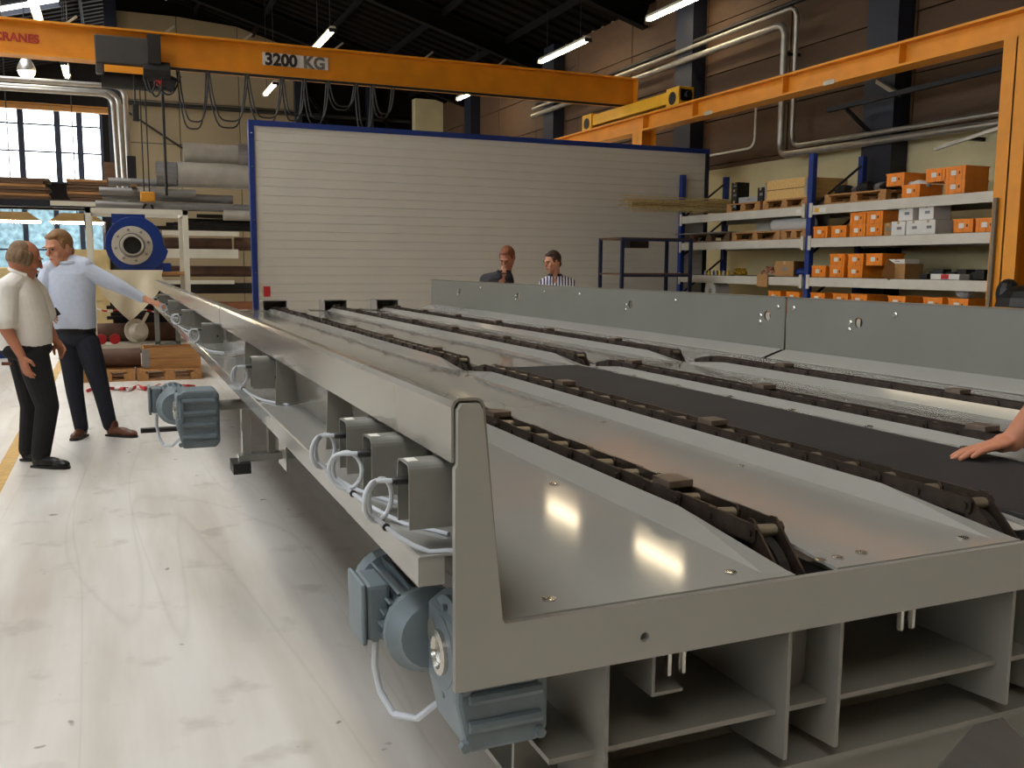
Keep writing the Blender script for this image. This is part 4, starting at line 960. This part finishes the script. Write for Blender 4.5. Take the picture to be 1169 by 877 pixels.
# white frame with blue fan
t = thing('fan_table', 'white welded steel frame table holding a blue fan, behind the men', 'frame', (.3, 14.2, 0), 0, world=True)
fx0, fx1, fy0, fy1, ft = -.32, .98, 13.8, 14.75, .07
for x in (fx0, fx1-ft):
    for y in (fy0, fy1): part('post', MB().box(x,x+ft,y,y+ft,0,2.26), WHITEF, t)
for y in (fy0, fy1): part('top_rail', MB().box(fx0,fx1,y,y+ft,2.19,2.26), WHITEF, t)
for x in (fx0, fx1-ft): part('top_rail', MB().box(x,x+ft,fy0,fy1,2.19,2.26), WHITEF, t)
for y in (fy0, fy1): part('shelf_rail', MB().box(fx0,fx1,y,y+ft,.34,.41), WHITEF, t)
part('shelf_plate', MB().box(fx0,fx1,fy0,fy1+ft,.41,.415), WHITEF, t)
part('fan_shelf', MB().box(fx0,fx1,fy0+.02,fy1,1.36,1.41), WOOD, t)
f = thing('centrifugal_fan', 'blue centrifugal fan with round white inlet flange on the white frame', 'fan', (.25, 14.0, 1.41))
sc = []
for k in range(28):
    a = 2*PI*k/28; r = .36+.07*(k/28); sc.append((r*math.cos(a)+.05, r*math.sin(a)+.38))
part('volute', MB().prism(sc, 'xz', .02, .38), FANBLUE, f, bevel=.012)
part('outlet', MB().box(-.25,.18,.03,.37,.66,.80), FANBLUE, f)
part('foot', MB().box(.1,.5,.05,.35,0,.12), FANBLUE, f)
fl_ = part('inlet_flange', MB().revolve((0,.03,.36),(0,-1,0),[(0,.265),(.02,.265),(.022,.255),(.022,.17),(0,.165)],32,True), mat('flange_white',(206,198,184),.45), f, smooth=True)
for k in range(8): part('flange_bolt', MB().cyl((.215*math.cos(k*PI/4+.2),.01,.36+.215*math.sin(k*PI/4+.2)),(.215*math.cos(k*PI/4+.2),-.012,.36+.215*math.sin(k*PI/4+.2)),.02,n=6), SILVERD, fl_)
part('inlet_pipe', MB().revolve((0,.06,.36),(0,-1,0),[(0,.17),(.03,.165),(.16,.135),(.17,.14),(.17,.118),(0,.12)],28,True), SILVW, f, smooth=True)
part('inlet_shade', MB().cyl((0,.015,.36),(0,-.03,.36),.119,n=24), BLACKP, f)  # black disc imitates the shade in the open inlet
# tarpaulin draped over the shelf front
def tarp():
    nx, nz = 16, 14; vs = []; fs = []
    for side in (0, .012):
        for j in range(nz+1):
            for i in range(nx+1):
                u, v_ = i/nx, j/nz; x = -.24+.86*u
                low = .60*max(0, 1-abs(u-.52)/.5)**.8+.10; 
                if j == 0: y, z = .16, 1.415+.004
                else: z = 1.43-low*(v_-1/nz)*1.08; y = -.05-.05*math.sin(u*9)*v_-.03*math.sin(u*17+1)*v_
                vs.append((x+.04*math.sin(v_*4+u*3)*v_, 13.74+y+side, z+side*.3))
    N = (nx+1)*(nz+1)
    for s in (0,1):
        for j in range(nz):
            for i in range(nx):
                q = (s*N+j*(nx+1)+i, s*N+j*(nx+1)+i+1, s*N+(j+1)*(nx+1)+i+1, s*N+(j+1)*(nx+1)+i); fs.append(q if s else q[::-1])
    return MB().add(vs, fs)
solo('tarpaulin', tarp(), TARPM, 'cream tarpaulin hanging to a point below the blue fan', 'tarpaulin', smooth=True)
# things on and under the frame
solo('white_cone', MB().revolve((0,0,0),(.35,-.8,.12),[(0,.17),(.02,.17),(.03,.12),(.16,.09)],22).bar((.05,-.1,.05),(.16,-.1,.26),.06,.04), WHITEF, 'white round nozzle with handle on the shelf of the white frame', 'nozzle', loc=(.25,14.0,.585), smooth=True)
ctube(-.25,.85,14.35,.55,.13,RUST,'rusty pipe lying on the shelf of the white frame', cat='pipe', group='rusty pipes by the white frame')
for k in range(6):
    solo('dark_bar', MB().box(-.5+.05*(k%3),.5-.04*(k%2),-.06,.06,0,.045), BLKSTEEL, 'dark flat bar in the pile on the shelf of the white frame', 'bar', 'dark bars on the white frame', (.38,14.6,.72+.05*k))
solo('bar_support', MB().box(-.42,.42,-.1,.1,0,.304), BLKSTEEL, 'dark block carrying the pile of flat bars', 'block', loc=(.38,14.65,.416))
for k in range(2): solo('ratchet_strap', MB().revolve((0,0,.07),(0,-1,0),[(0,.07),(.06,.07)],14), REDM, 'rolled red lashing strap on the frame shelf behind the man in blue shirt', 'strap', 'rolled red straps', (-.2+.17*k,13.95,.416))
solo('barrier_tape', MB().tube([(-.34+.102*i,13.775+.005*math.sin(i*1.3),.9+.02*math.sin(i*2)-.02*i*.2) for i in range(14)],.012,6), stripe_mat('red_white_tape',(206,44,56),(232,228,224),2.2,(1,0,0),.5), 'red and white barrier tape strung before the white frame', 'tape')
for k in range(3):
    random.seed(20+k)
    p = [(-.35+.28*k+.16*i*.5, 12.0+.12*math.sin(i*2.1+k), .02+.02*(i%2)) for i in range(9)]
    solo('barrier_tape', MB().tube(p,.022,6), [REDM,WHITEB,REDM][k], ['crumpled red tape on the floor behind the legs of the man in blue shirt','white tape on the floor among the red tape','crumpled red tape on the floor right of the blue shirted man'][k], 'tape')
pallet((.62,13.33,0), 'wooden pallet on the floor under the white frame', .8, .8, PI/2)
t = thing('wooden_crate', 'low wooden crate with grey corner plates under the white frame', 'crate', (.66,13.33,.146))
for z in (.0,.14): part('board', MB().box(-.36,.36,-.3,-.28,z+.004,z+.13), WOOD, t); part('board', MB().box(-.36,.36,.28,.3,z+.004,z+.13), WOOD, t)
for x in (-.36,.34): part('end_board', MB().box(x,x+.02,-.28,.28,0,.27), WOOD, t)
part('corner_plate', MB().box(-.37,-.28,-.306,-.3,.02,.26), SILVERD, t)
pallet((-.15,13.4,0), 'wooden pallet carrying the rusty pipe beside the mens legs', .7, .8, PI/2)
ctube(-.55,.28,13.3,.28,.125,RUST,'rusty pipe lying on the floor pallet left of the wooden crate', cat='pipe', group='rusty pipes by the white frame')
# machines behind the two men at the left edge
t = thing('lathe_machine', 'cream and blue workshop machine behind the men at the left edge', 'machine', (-1.9, 17.2, 0))
part('base', MB().box(-.8,.5,-.4,.4,0,.95), BLUE, t, bevel=.02)
part('headstock', MB().box(-.7,-.2,-.3,.3,.95,1.6), mat('machine_cream',(220,196,140),.5), t, bevel=.03)
part('tailstock', MB().box(.05,.4,-.25,.25,.95,1.45), mat('machine_cream',(220,196,140),.5), t, bevel=.03)
part('bed', MB().box(-.8,.5,-.25,.25,.95,1.02), SILVERD, t)
t = thing('tool_cabinet', 'cream drawer cabinet behind the white frame left of the fan', 'cabinet', (-.45, 17.6, 0))
part('body', MB().box(-.4,.4,-.3,.3,0,1.75), mat('machine_cream',(220,196,140),.5), t, bevel=.01)
for k in range(5): part('drawer', MB().box(-.38,.38,-.32,-.3,.9+.16*k,1.04+.16*k), mat('machine_cream',(220,196,140),.5), t)
t = thing('cable_hanger', 'black looped cable hanging at the window right of the sandy haired man', 'cable', (-.33,15.265,1.6))
part('loop', MB().tube([(.03*math.sin(i*.6), 0, .0+.07*i) for i in range(10)],.02,6), BLACKP, t)
solo('cable_hanger_post', MB().box(-.02,.02,-.02,.02,0,2.3), NAVY, 'thin navy post carrying the looped black cable', 'post', loc=(-.33,15.3,0))
solo('floor_wedge', MB().box(-.17,.17,-.04,.04,0,.035), BLKSTEEL, 'black flat bar on the floor left of the far gear motor', 'bar', loc=(.33,8.95,0))

# ================================================================== PEOPLE
def remesh(mb, name, m, vox=.006, it=4):
    me = bpy.data.meshes.new(name); me.from_pydata(mb.v, [], mb.f); me.update()
    bm = bmesh.new(); bm.from_mesh(me); bmesh.ops.recalc_face_normals(bm, faces=bm.faces); bm.to_mesh(me); bm.free()
    o = bpy.data.objects.new(name, me); COL.objects.link(o)
    r = o.modifiers.new('r', 'REMESH'); r.mode = 'VOXEL'; r.voxel_size = vox; r.use_smooth_shade = True
    s = o.modifiers.new('s', 'SMOOTH'); s.factor = .5; s.iterations = it
    dg = bpy.context.evaluated_depsgraph_get(); out = bpy.data.meshes.new_from_object(o.evaluated_get(dg))
    bpy.data.objects.remove(o); bpy.data.meshes.remove(me); out.name = name; out.materials.clear(); out.materials.append(m)
    for p in out.polygons: p.use_smooth = True
    return out
def axes(f, up=(0,0,1)):
    f = V(f).normalized(); s = f.cross(V(up)).normalized(); u = s.cross(f); return f, s, u, Matrix((s, f, u)).transposed()
def add_head(B, c, f, k, neck):
    c = V(c); f, s, u, R = axes(f)
    B.ball(c-f*.012*k, (.076*k,.097*k,.112*k), 20, 14, R)
    B.ball(c+f*.032*k-u*.072*k, (.055*k,.056*k,.056*k), 16, 10, R)
    B.ball(c+f*.066*k-u*.106*k, (.024*k,.020*k,.020*k), 12, 8, R)
    B.ball(c+f*.072*k+u*.026*k, (.055*k,.018*k,.012*k), 12, 8, R)
    for q in (-1,1):
        B.ball(c+f*.062*k+s*q*.040*k-u*.030*k, (.022*k,.022*k,.022*k), 12, 8, R)
        B.ball(c+s*q*.078*k-u*.012*k-f*.008*k, (.010*k,.020*k,.031*k), 12, 8, R)
    B.cap(c+f*.086*k+u*.018*k, .008*k, c+f*.104*k-u*.026*k, .0125*k)
    B.ball(c+f*.088*k-u*.062*k, (.024*k,.010*k,.009*k), 12, 8, R)
    B.cap(c-u*.07*k-f*.02*k, .054*k, neck, .062*k)
def face_bits(root, c, f, k, hair, bald=0.0, beard=None):
    c = V(c); f, s, u, R = axes(f)
    for q in (-1,1):
        part('eye', MB().ball(c+f*.0815*k+s*q*.031*k+u*.008*k, (.012*k,.008*k,.006*k), 10, 6, R), EYEM, root, smooth=True)
        part('eyebrow', MB().ball(c+f*.091*k+s*q*.032*k+u*.027*k, (.019*k,.006*k,.005*k), 10, 6, R), hair, root, smooth=True)
    part('mouth', MB().ball(c+f*.0955*k-u*.060*k, (.022*k,.006*k,.005*k), 10, 6, R), LIPM, root, smooth=True)
    H = MB()
    if bald:
        for a in range(-5, 6):
            th = a*.36; d = (-f*math.cos(th)+s*math.sin(th))
            H.ball(c-f*.012*k+d*.080*k*(.86 if abs(a) > 3 else 1)-u*.005*k, (.028*k,.028*k,.052*k), 10, 8, R)
        H.ball(c-f*.040*k+u*.035*k, (.074*k,.074*k,.072*k), 16, 10, R)
    else:
        H.ball(c-f*.028*k+u*.026*k, (.082*k,.094*k,.098*k), 20, 14, R)
        H.ball(c+f*.022*k+u*.086*k, (.056*k,.045*k,.022*k), 14, 10, R)
        H.ball(c-f*.060*k-u*.045*k, (.064*k,.045*k,.05*k), 14, 10, R)
        for q in (-1,1): H.ball(c+s*q*.072*k+f*.012*k+u*.02*k, (.010*k,.02*k,.035*k), 10, 8, R)
    link('hair', remesh(H, 'hair', hair, .006, 3), root)
def add_hand(B, w, d, n, k=1.0, curl=.35, side=1, spread=.1):
    """palm from wrist w along d, n = back-of-hand normal, four bent fingers and a thumb at the palm's side"""
    w = V(w); d = V(d).normalized(); n = (V(n)-d*V(n).dot(d)).normalized(); s = d.cross(n)*side
    R = Matrix((s, d, n)).transposed()
    B.ball(w+d*.048*k, (.040*k,.054*k,.016*k), 14, 10, R); B.cap(w, .026*k, w+d*.03*k, .026*k)
    L = (.070,.080,.074,.058)
    for i in range(4):
        o = (i-1.5)*.0205*k; base = w+d*(.088-.004*abs(i-1.3))*k-s*o
        d1 = (d-n*math.tan(curl*.5)-s*(i-1.5)*spread*.6).normalized(); d2 = (d*math.cos(curl*1.8)-n*math.sin(curl*1.8)-s*(i-1.5)*spread*.4).normalized()
        m1 = base+d1*L[i]*.52*k; m2 = m1+d2*L[i]*.48*k
        B.cap(base-d*.012*k, .0100*k, m1, .0090*k); B.cap(m1, .0090*k, m2, .0075*k)
    tb = w+d*.028*k+s*.030*k-n*.004*k; t1 = tb+(d*.62+s*.62-n*.25).normalized()*.038*k; t2 = t1+(d*.9+s*.15-n*.35).normalized()*.032*k
    B.cap(tb, .0135*k, t1, .0115*k); B.cap(t1, .0110*k, t2, .0085*k)
def limb(B, pts):
    for (p, r), (q, s_) in zip(pts[:-1], pts[1:]): B.cap(p, r, q, s_)
def shoe(root, heel, toe, m):
    h, t_ = V(heel), V(toe); d = (t_-h); d.z = 0; L = d.length; d.normalize(); s = V((d.y,-d.x,0)); R = Matrix((s, d, V((0,0,1)))).transposed()
    B = MB(); B.ball(h+d*.055+V((0,0,.045)), (.042,.06,.045), 14, 10, R); B.ball(h+d*L*.45+V((0,0,.045)), (.042,L*.35,.042), 14, 10, R)
    B.ball(h+d*(L-.075)+V((0,0,.034)), (.046,.075,.033), 14, 10, R); B.cap(h+d*.06+V((0,0,.06)), .046, h+d*.06+V((0,0,.11)), .045)
    sh = link('shoe', remesh(B, 'shoe', m, .006, 3), root)
    sb = MB(); prof = [(-.036,.0),(-.044,.3),(-.048,.7),(-.036,.94),(0,1.0),(.036,.94),(.048,.7),(.044,.3),(.036,0)]
    poly = [((h+s*a+d*(b*L)).x, (h+s*a+d*(b*L)).y) for a, b in prof]
    part('sole', sb.prism(poly, 'xy', 0.0, .018), BLACKP, sh)

def ground_root(name, label, loc, body, skin, rz, vox=.0055):
    o = link(name, remesh(body, name, skin, vox, 3), None, loc, (0,0,rz)); tag(o, label, 'person'); return o
RZP = -YAW                                  # local x = picture right, local y = away

# --- man in pale blue shirt, left arm stretched towards the rail (local metres, 1 px = 7.64 mm)
def q2(px, py, d=0.0):
    z = (501-py)*.00764; return V(((px-105)*.00764+.055*z, d, z))
hc, hf = q2(65,284,.02), (-.34,-.86,-.34); k = 1.2
B = MB(); add_head(B, hc, hf, k, q2(76,310,.06))
limb(B, [(q2(77,318,.06),.09),(q2(82,376,.04),.09)])
for a, b, c in ((q2(75,392,.04),q2(84,445,.0),q2(91,490,.03)), (q2(99,392,.04),q2(112,445,.06),q2(121,488,.10))): limb(B, [(a,.075),(b,.055),(c,.04)])
ls, le, lw = q2(98,308,.05), q2(128,327,.10), q2(157,343,.16)
rs, re, rw = q2(53,309,.06), q2(46,346,-.04), q2(63,361,-.24)
limb(B, [(q2(77,318,.06),.06),(ls,.045),(le,.042),(lw,.03)]); limb(B, [(q2(77,318,.06),.06),(rs,.045),(re,.042),(rw,.03)])
add_hand(B, lw, (.92,.12,-.36), (.3,-.25,.9), 1.08, .22, -1); add_hand(B, rw, (.75,-.35,.05), (-.2,-.4,.6), 1.08, .75, 1)
man = ground_root('person', 'man in a pale blue shirt and dark jeans stretching his arm to the conveyor rail', (-.241, 8.825, 0), B, SKIN, RZP)
face_bits(man, hc, hf, k, HAIRS)
S = MB(); R0 = Matrix.Identity(3)
S.loft([(q2(83,376,.04),.172,.122),(q2(82,370,.04),.176,.125),(q2(81,360,.045),.182,.125),(q2(79,345,.05),.188,.125),(q2(78,328,.06),.195,.125),(q2(77,314,.06),.19,.115),(q2(77,306,.06),.14,.09),(q2(77,300,.06),.08,.075)])
limb(S, [(q2(80,300,.06),.06),(q2(93,305,.05),.075)]); limb(S, [(q2(72,302,.06),.06),(q2(57,307,.06),.07)])
limb(S, [(ls+V((-.02,0,-.02)),.080),(le,.062),(lw+V((-.035,0,.013)),.043)]); limb(S, [(rs,.075),(re,.060),(rw+V((-.04,.03,.0)),.043)])
link('shirt', remesh(S, 'shirt', SHIRTB, .0065, 4), man)
part('collar', MB().tube([q2(76,301,.05)+V((.085*math.cos(a), .075*math.sin(a), .012+.02*math.sin(a))) for a in [i*2*PI/16 for i in range(-5,12)]], .016, 8), SHIRTB, man, smooth=True)
T = MB(); T.ball(q2(83,384,.04), (.178,.125,.10), 20, 14)
limb(T, [(q2(76,392,.04),.102),(q2(80,415,.03),.092),(q2(85,447,.0),.072),(q2(91,490,.03),.058)])
limb(T, [(q2(97,392,.04),.102),(q2(105,418,.04),.092),(q2(112,447,.06),.072),(q2(120,488,.10),.060)])
link('jeans', remesh(T, 'jeans', JEANS, .0065, 4), man)
part('belt', MB().revolve(q2(83,377.5,.04)-V((0,0,.0)), (0,0,1), [(-.018,.172),(.018,.172),(.018,.16),(-.018,.16)], 28, True), BLACKL, man).scale = (1,1,1)
bl = [c for c in man.children if c.name.startswith('belt')][0]
cx_, cy_ = q2(83,377.5,.04).x, .04
for v in bl.data.vertices: v.co.y = cy_+(v.co.y-cy_)*.74; v.co.x = cx_+(v.co.x-cx_)*1.02
shoe(man, q2(91,500,.10).xy.to_3d(), q2(93,500,-.16).xy.to_3d(), BROWNL); shoe(man, q2(117,500,.11).xy.to_3d(), q2(156,500,.02).xy.to_3d(), BROWNL)
ph = solo('mobile_phone', MB().box(-.075,.075,-.006,.006,-.036,.036), BLACKP, 'black mobile phone held between the two men on the left', 'phone', bevel=.004)
M_ = Matrix.Translation((-.241,8.825,0)) @ Matrix.Rotation(RZP, 4, 'Z'); hp_ = M_ @ (rw+V((.10,-.05,.03))); ph.location = hp_; ph.rotation_euler = (.5,-.35,RZP)

# --- man in white short-sleeved shirt, seen from behind right (1 px = 6.7 mm)
def q1(px, py, d=0.0):
    z = (531-py)*.0067; return V(((px-45)*.0067+.057*z, d, z))
hc, hf = q1(30,299,.0), (.72,.60,-.32); k = 1.13
B = MB(); add_head(B, hc, hf, k, q1(24,322,.0))
limb(B, [(q1(25,338),.09),(q1(29,395),.09)])
for a, b, c in ((q1(19,408,.10),q1(25,465,.12),q1(22,518,.14)), (q1(44,408,-.06),q1(58,462,-.08),q1(53,516,-.10))): limb(B, [(a,.08),(b,.058),(c,.042)])
ns, ne, nw = q1(21,334,-.17), q1(26,376,-.22), q1(44,404,-.24)
os_, oe, ow = q1(30,338,.15), q1(38,374,.20), q1(51,391,.16)
limb(B, [(q1(25,334,-.04),.06),(ns,.052),(ne,.045),(nw,.030)]); limb(B, [(q1(29,334,.05),.055),(os_,.05),(oe,.042),(ow,.03)])
add_hand(B, nw, (.25,-.05,-.95), (-.45,-.85,0), 1.10, .40, -1); add_hand(B, ow, (.55,-.1,-.75), (.3,.9,.2), 1.05, .55, -1)
man1 = ground_root('person', 'balding man in a white short-sleeved shirt and black trousers, seen from behind', (-.586, 7.791, 0), B, SKINR, RZP)
face_bits(man1, hc, hf, k, HAIRG, bald=1.0)
S = MB()
S.loft([(q1(28,400),.182,.165),(q1(28.5,390),.188,.17),(q1(28,374),.186,.175),(q1(25,355),.172,.18),(q1(23,340),.152,.175),(q1(23,328),.115,.135),(q1(25,320),.075,.08)])
limb(S, [(q1(25,322,-.03),.075),(q1(22,331,-.13),.085)]); limb(S, [(q1(27,322,.04),.065),(q1(30,334,.12),.075)])
limb(S, [(ns,.090),(ne+V((-.002,0,.075)),.082)]); limb(S, [(os_,.085),(oe+V((0,0,.08)),.075)])
link('shirt', remesh(S, 'shirt', SHIRTW, .0065, 4), man1)
part('collar', MB().tube([q1(26,317,.0)+V((.078*math.cos(a), .085*math.sin(a), .02-.03*math.cos(a))) for a in [i*2*PI/18 for i in range(2,17)]], .015, 8), SHIRTW, man1, smooth=True)
T = MB(); T.ball(q1(30,398,0), (.185,.18,.10), 20, 14)
limb(T, [(q1(21,408,.08),.112),(q1(24,435,.10),.098),(q1(27,467,.12),.080),(q1(22,518,.14),.072)])
limb(T, [(q1(42,408,-.05),.112),(q1(51,435,-.07),.100),(q1(60,462,-.08),.082),(q1(54,516,-.10),.068)])
link('trousers', remesh(T, 'trousers', BLACKT, .0065, 4), man1)
part('waist_patch', MB().box(-.035,.035,-.004,.004,-.012,.012), BROWNL, man1).location = q1(20,414,-.145)
shoe(man1, q1(15,531,.14).xy.to_3d(), q1(48,531,.10).xy.to_3d(), BLACKL); shoe(man1, q1(46,531,-.10).xy.to_3d(), q1(91,531,-.16).xy.to_3d(), BLACKL)

# --- two men behind the right wall (1 px = 10.2 mm)
def bust(loc, shw, hc, hf, k, hair, shirt, lean, label, skin, sleeves):
    hc = V(hc); B = MB(); nk = hc+V((lean[0]*.5,lean[1]*.3+.06,-.19)); add_head(B, hc, hf, k, nk)
    ch = V((lean[0],lean[1]+.05,hc.z-.385)); hip = V((lean[0]*.6,.1,.95))
    limb(B, [(nk,.06),(ch,.10),(hip,.10)])
    sh = {}
    for s in (-1,1):
        a = ch+V((s*shw,0,.12)); e = a+V((s*.07,-.06,-.29)); w_ = e+V((-s*.05,-.24,-.06))
        sh[s] = (a,e,w_); limb(B, [(ch+V((0,0,.06)),.07),(a,.05),(e,.045),(w_,.03)]); add_hand(B, w_, (-s*.3,-.9,-.15), (0,-.1,1), 1.0, .4, s)
        limb(B, [(hip+V((s*.09,0,-.05)),.09),(hip+V((s*.1,.02,-.45)),.06),(V((hip.x+s*.11,.1,.06)),.045)])
    o = ground_root('person', label, loc, B, skin, RZP)
    face_bits(o, hc, hf, k, hair)
    S = MB(); S.loft([(hip+V((0,0,-.05)),.175,.13),(hip+V((0,0,.08)),.178,.135),(ch.lerp(hip,.4),.188,.135),(ch,.20,.135),(ch+V((0,0,.12)),.185,.115),(ch+V((0,-.01,.18)),.11,.10),(nk+V((0,0,.015)),.080,.080)])
    for s in (-1,1):
        limb(S, [(nk+V((s*.04,0,-.02)),.062),(sh[s][0],.082)]); limb(S, [(sh[s][0],.080),(sh[s][1] if sleeves else sh[s][0].lerp(sh[s][1],.75),.066)])
        if sleeves: limb(S, [(sh[s][1],.066),(sh[s][2]+V((0,.03,0)),.045)])
    link('shirt', remesh(S, 'shirt', shirt, .007, 4), o)
    f2 = V((hf[0],hf[1],0)).normalized()
    part('collar', MB().tube([nk+V((.072*math.cos(a), .075*math.sin(a), .035)) for a in [i*2*PI/16 for i in range(-3,12)]], .014, 8), NAVY if sleeves else shirt, o, smooth=True)
    T = MB(); T.ball(hip, (.18,.14,.12), 18, 12)
    for s in (-1,1): limb(T, [(hip+V((s*.09,0,-.05)),.105),(hip+V((s*.1,.02,-.45)),.078),(V((hip.x+s*.11,.1,.09)),.062)])
    link('trousers', remesh(T, 'trousers', BLACKT, .008, 3), o)
    for s in (-1,1): shoe(o, (hip.x+s*.11,.14,0), (hip.x+s*.13,-.13,0), BLACKL)
bust((4.12, 9.95, 0), .12, (.05,-.10,1.615), (-.35,-.72,-.60), 1.03, HAIRR, POLO, (-.07,-.02), 'reddish-haired man in a charcoal polo shirt looking down behind the grey wall', SKINR, False)
bust((4.65, 9.75, 0), .135, (.0,-.05,1.575), (-.80,-.50,-.28), 1.0, HAIRD, STRIPE, (.07,.03), 'dark-haired man in a blue and white striped shirt behind the grey wall', SKIN, True)

# --- person at the right edge leaning a hand on the rubber plate (world coordinates)
wr_, el, shd = V((2.20,1.73,1.062)), V((2.30,1.60,1.31)), V((2.60,1.25,1.46))
B = MB(); hd = V((2.74,1.10,1.72)); hf5 = (-.7,.6,-.35)
add_head(B, hd, hf5, 1.0, V((2.80,1.00,1.50)))
limb(B, [(V((2.80,.98,1.44)),.10),(V((2.82,.80,1.22)),.125),(V((2.84,.66,.95)),.12)])
limb(B, [(V((2.78,1.0,1.42)),.08),(shd,.055),(el,.046),(wr_.lerp(el,.45),.042),(wr_,.030)])
add_hand(B, wr_, (-.93,.28,-.20), (0,.15,1), 1.02, .16, 1, .16)
limb(B, [(V((2.85,.98,1.42)),.08),(V((3.05,.92,1.40)),.055),(V((3.16,.86,1.12)),.045),(V((3.12,.98,.9)),.032)]); add_hand(B, (3.12,.98,.9), (0,.2,-1), (1,0,0), 1.0, .4, 1)
for s in (-1,1): limb(B, [(V((2.85+s*.09,.66,.9)),.09),(V((2.85+s*.11,.66,.5)),.06),(V((2.85+s*.12,.62,.06)),.045)])
arm = ground_root('person', 'person cut off by the right edge, bare forearm and hand resting on the black plate', (0,0,0), B, SKINR, 0, .0045)
face_bits(arm, hd, hf5, 1.0, HAIRD)
S = MB(); limb(S, [(V((2.80,.98,1.42)),.125),(V((2.82,.80,1.20)),.15),(V((2.84,.67,.98)),.15)])
limb(S, [(V((2.78,1.0,1.42)),.10),(shd,.078),(shd.lerp(el,.5),.070)]); limb(S, [(V((2.85,.98,1.42)),.10),(V((3.05,.92,1.40)),.080),(V((3.11,.89,1.24)),.070)])
link('shirt', remesh(S, 'shirt', POLO, .008, 4), arm)
T = MB(); T.ball((2.85,.66,.92), (.18,.15,.12), 18, 12)
for s in (-1,1): limb(T, [(V((2.85+s*.09,.66,.9)),.108),(V((2.85+s*.11,.66,.5)),.08),(V((2.85+s*.12,.62,.09)),.064)])
link('trousers', remesh(T, 'trousers', JEANS, .008, 3), arm)
for s in (-1,1): shoe(arm, (2.85+s*.12,.56,0), (2.85+s*.13,.84,0), BLACKL)
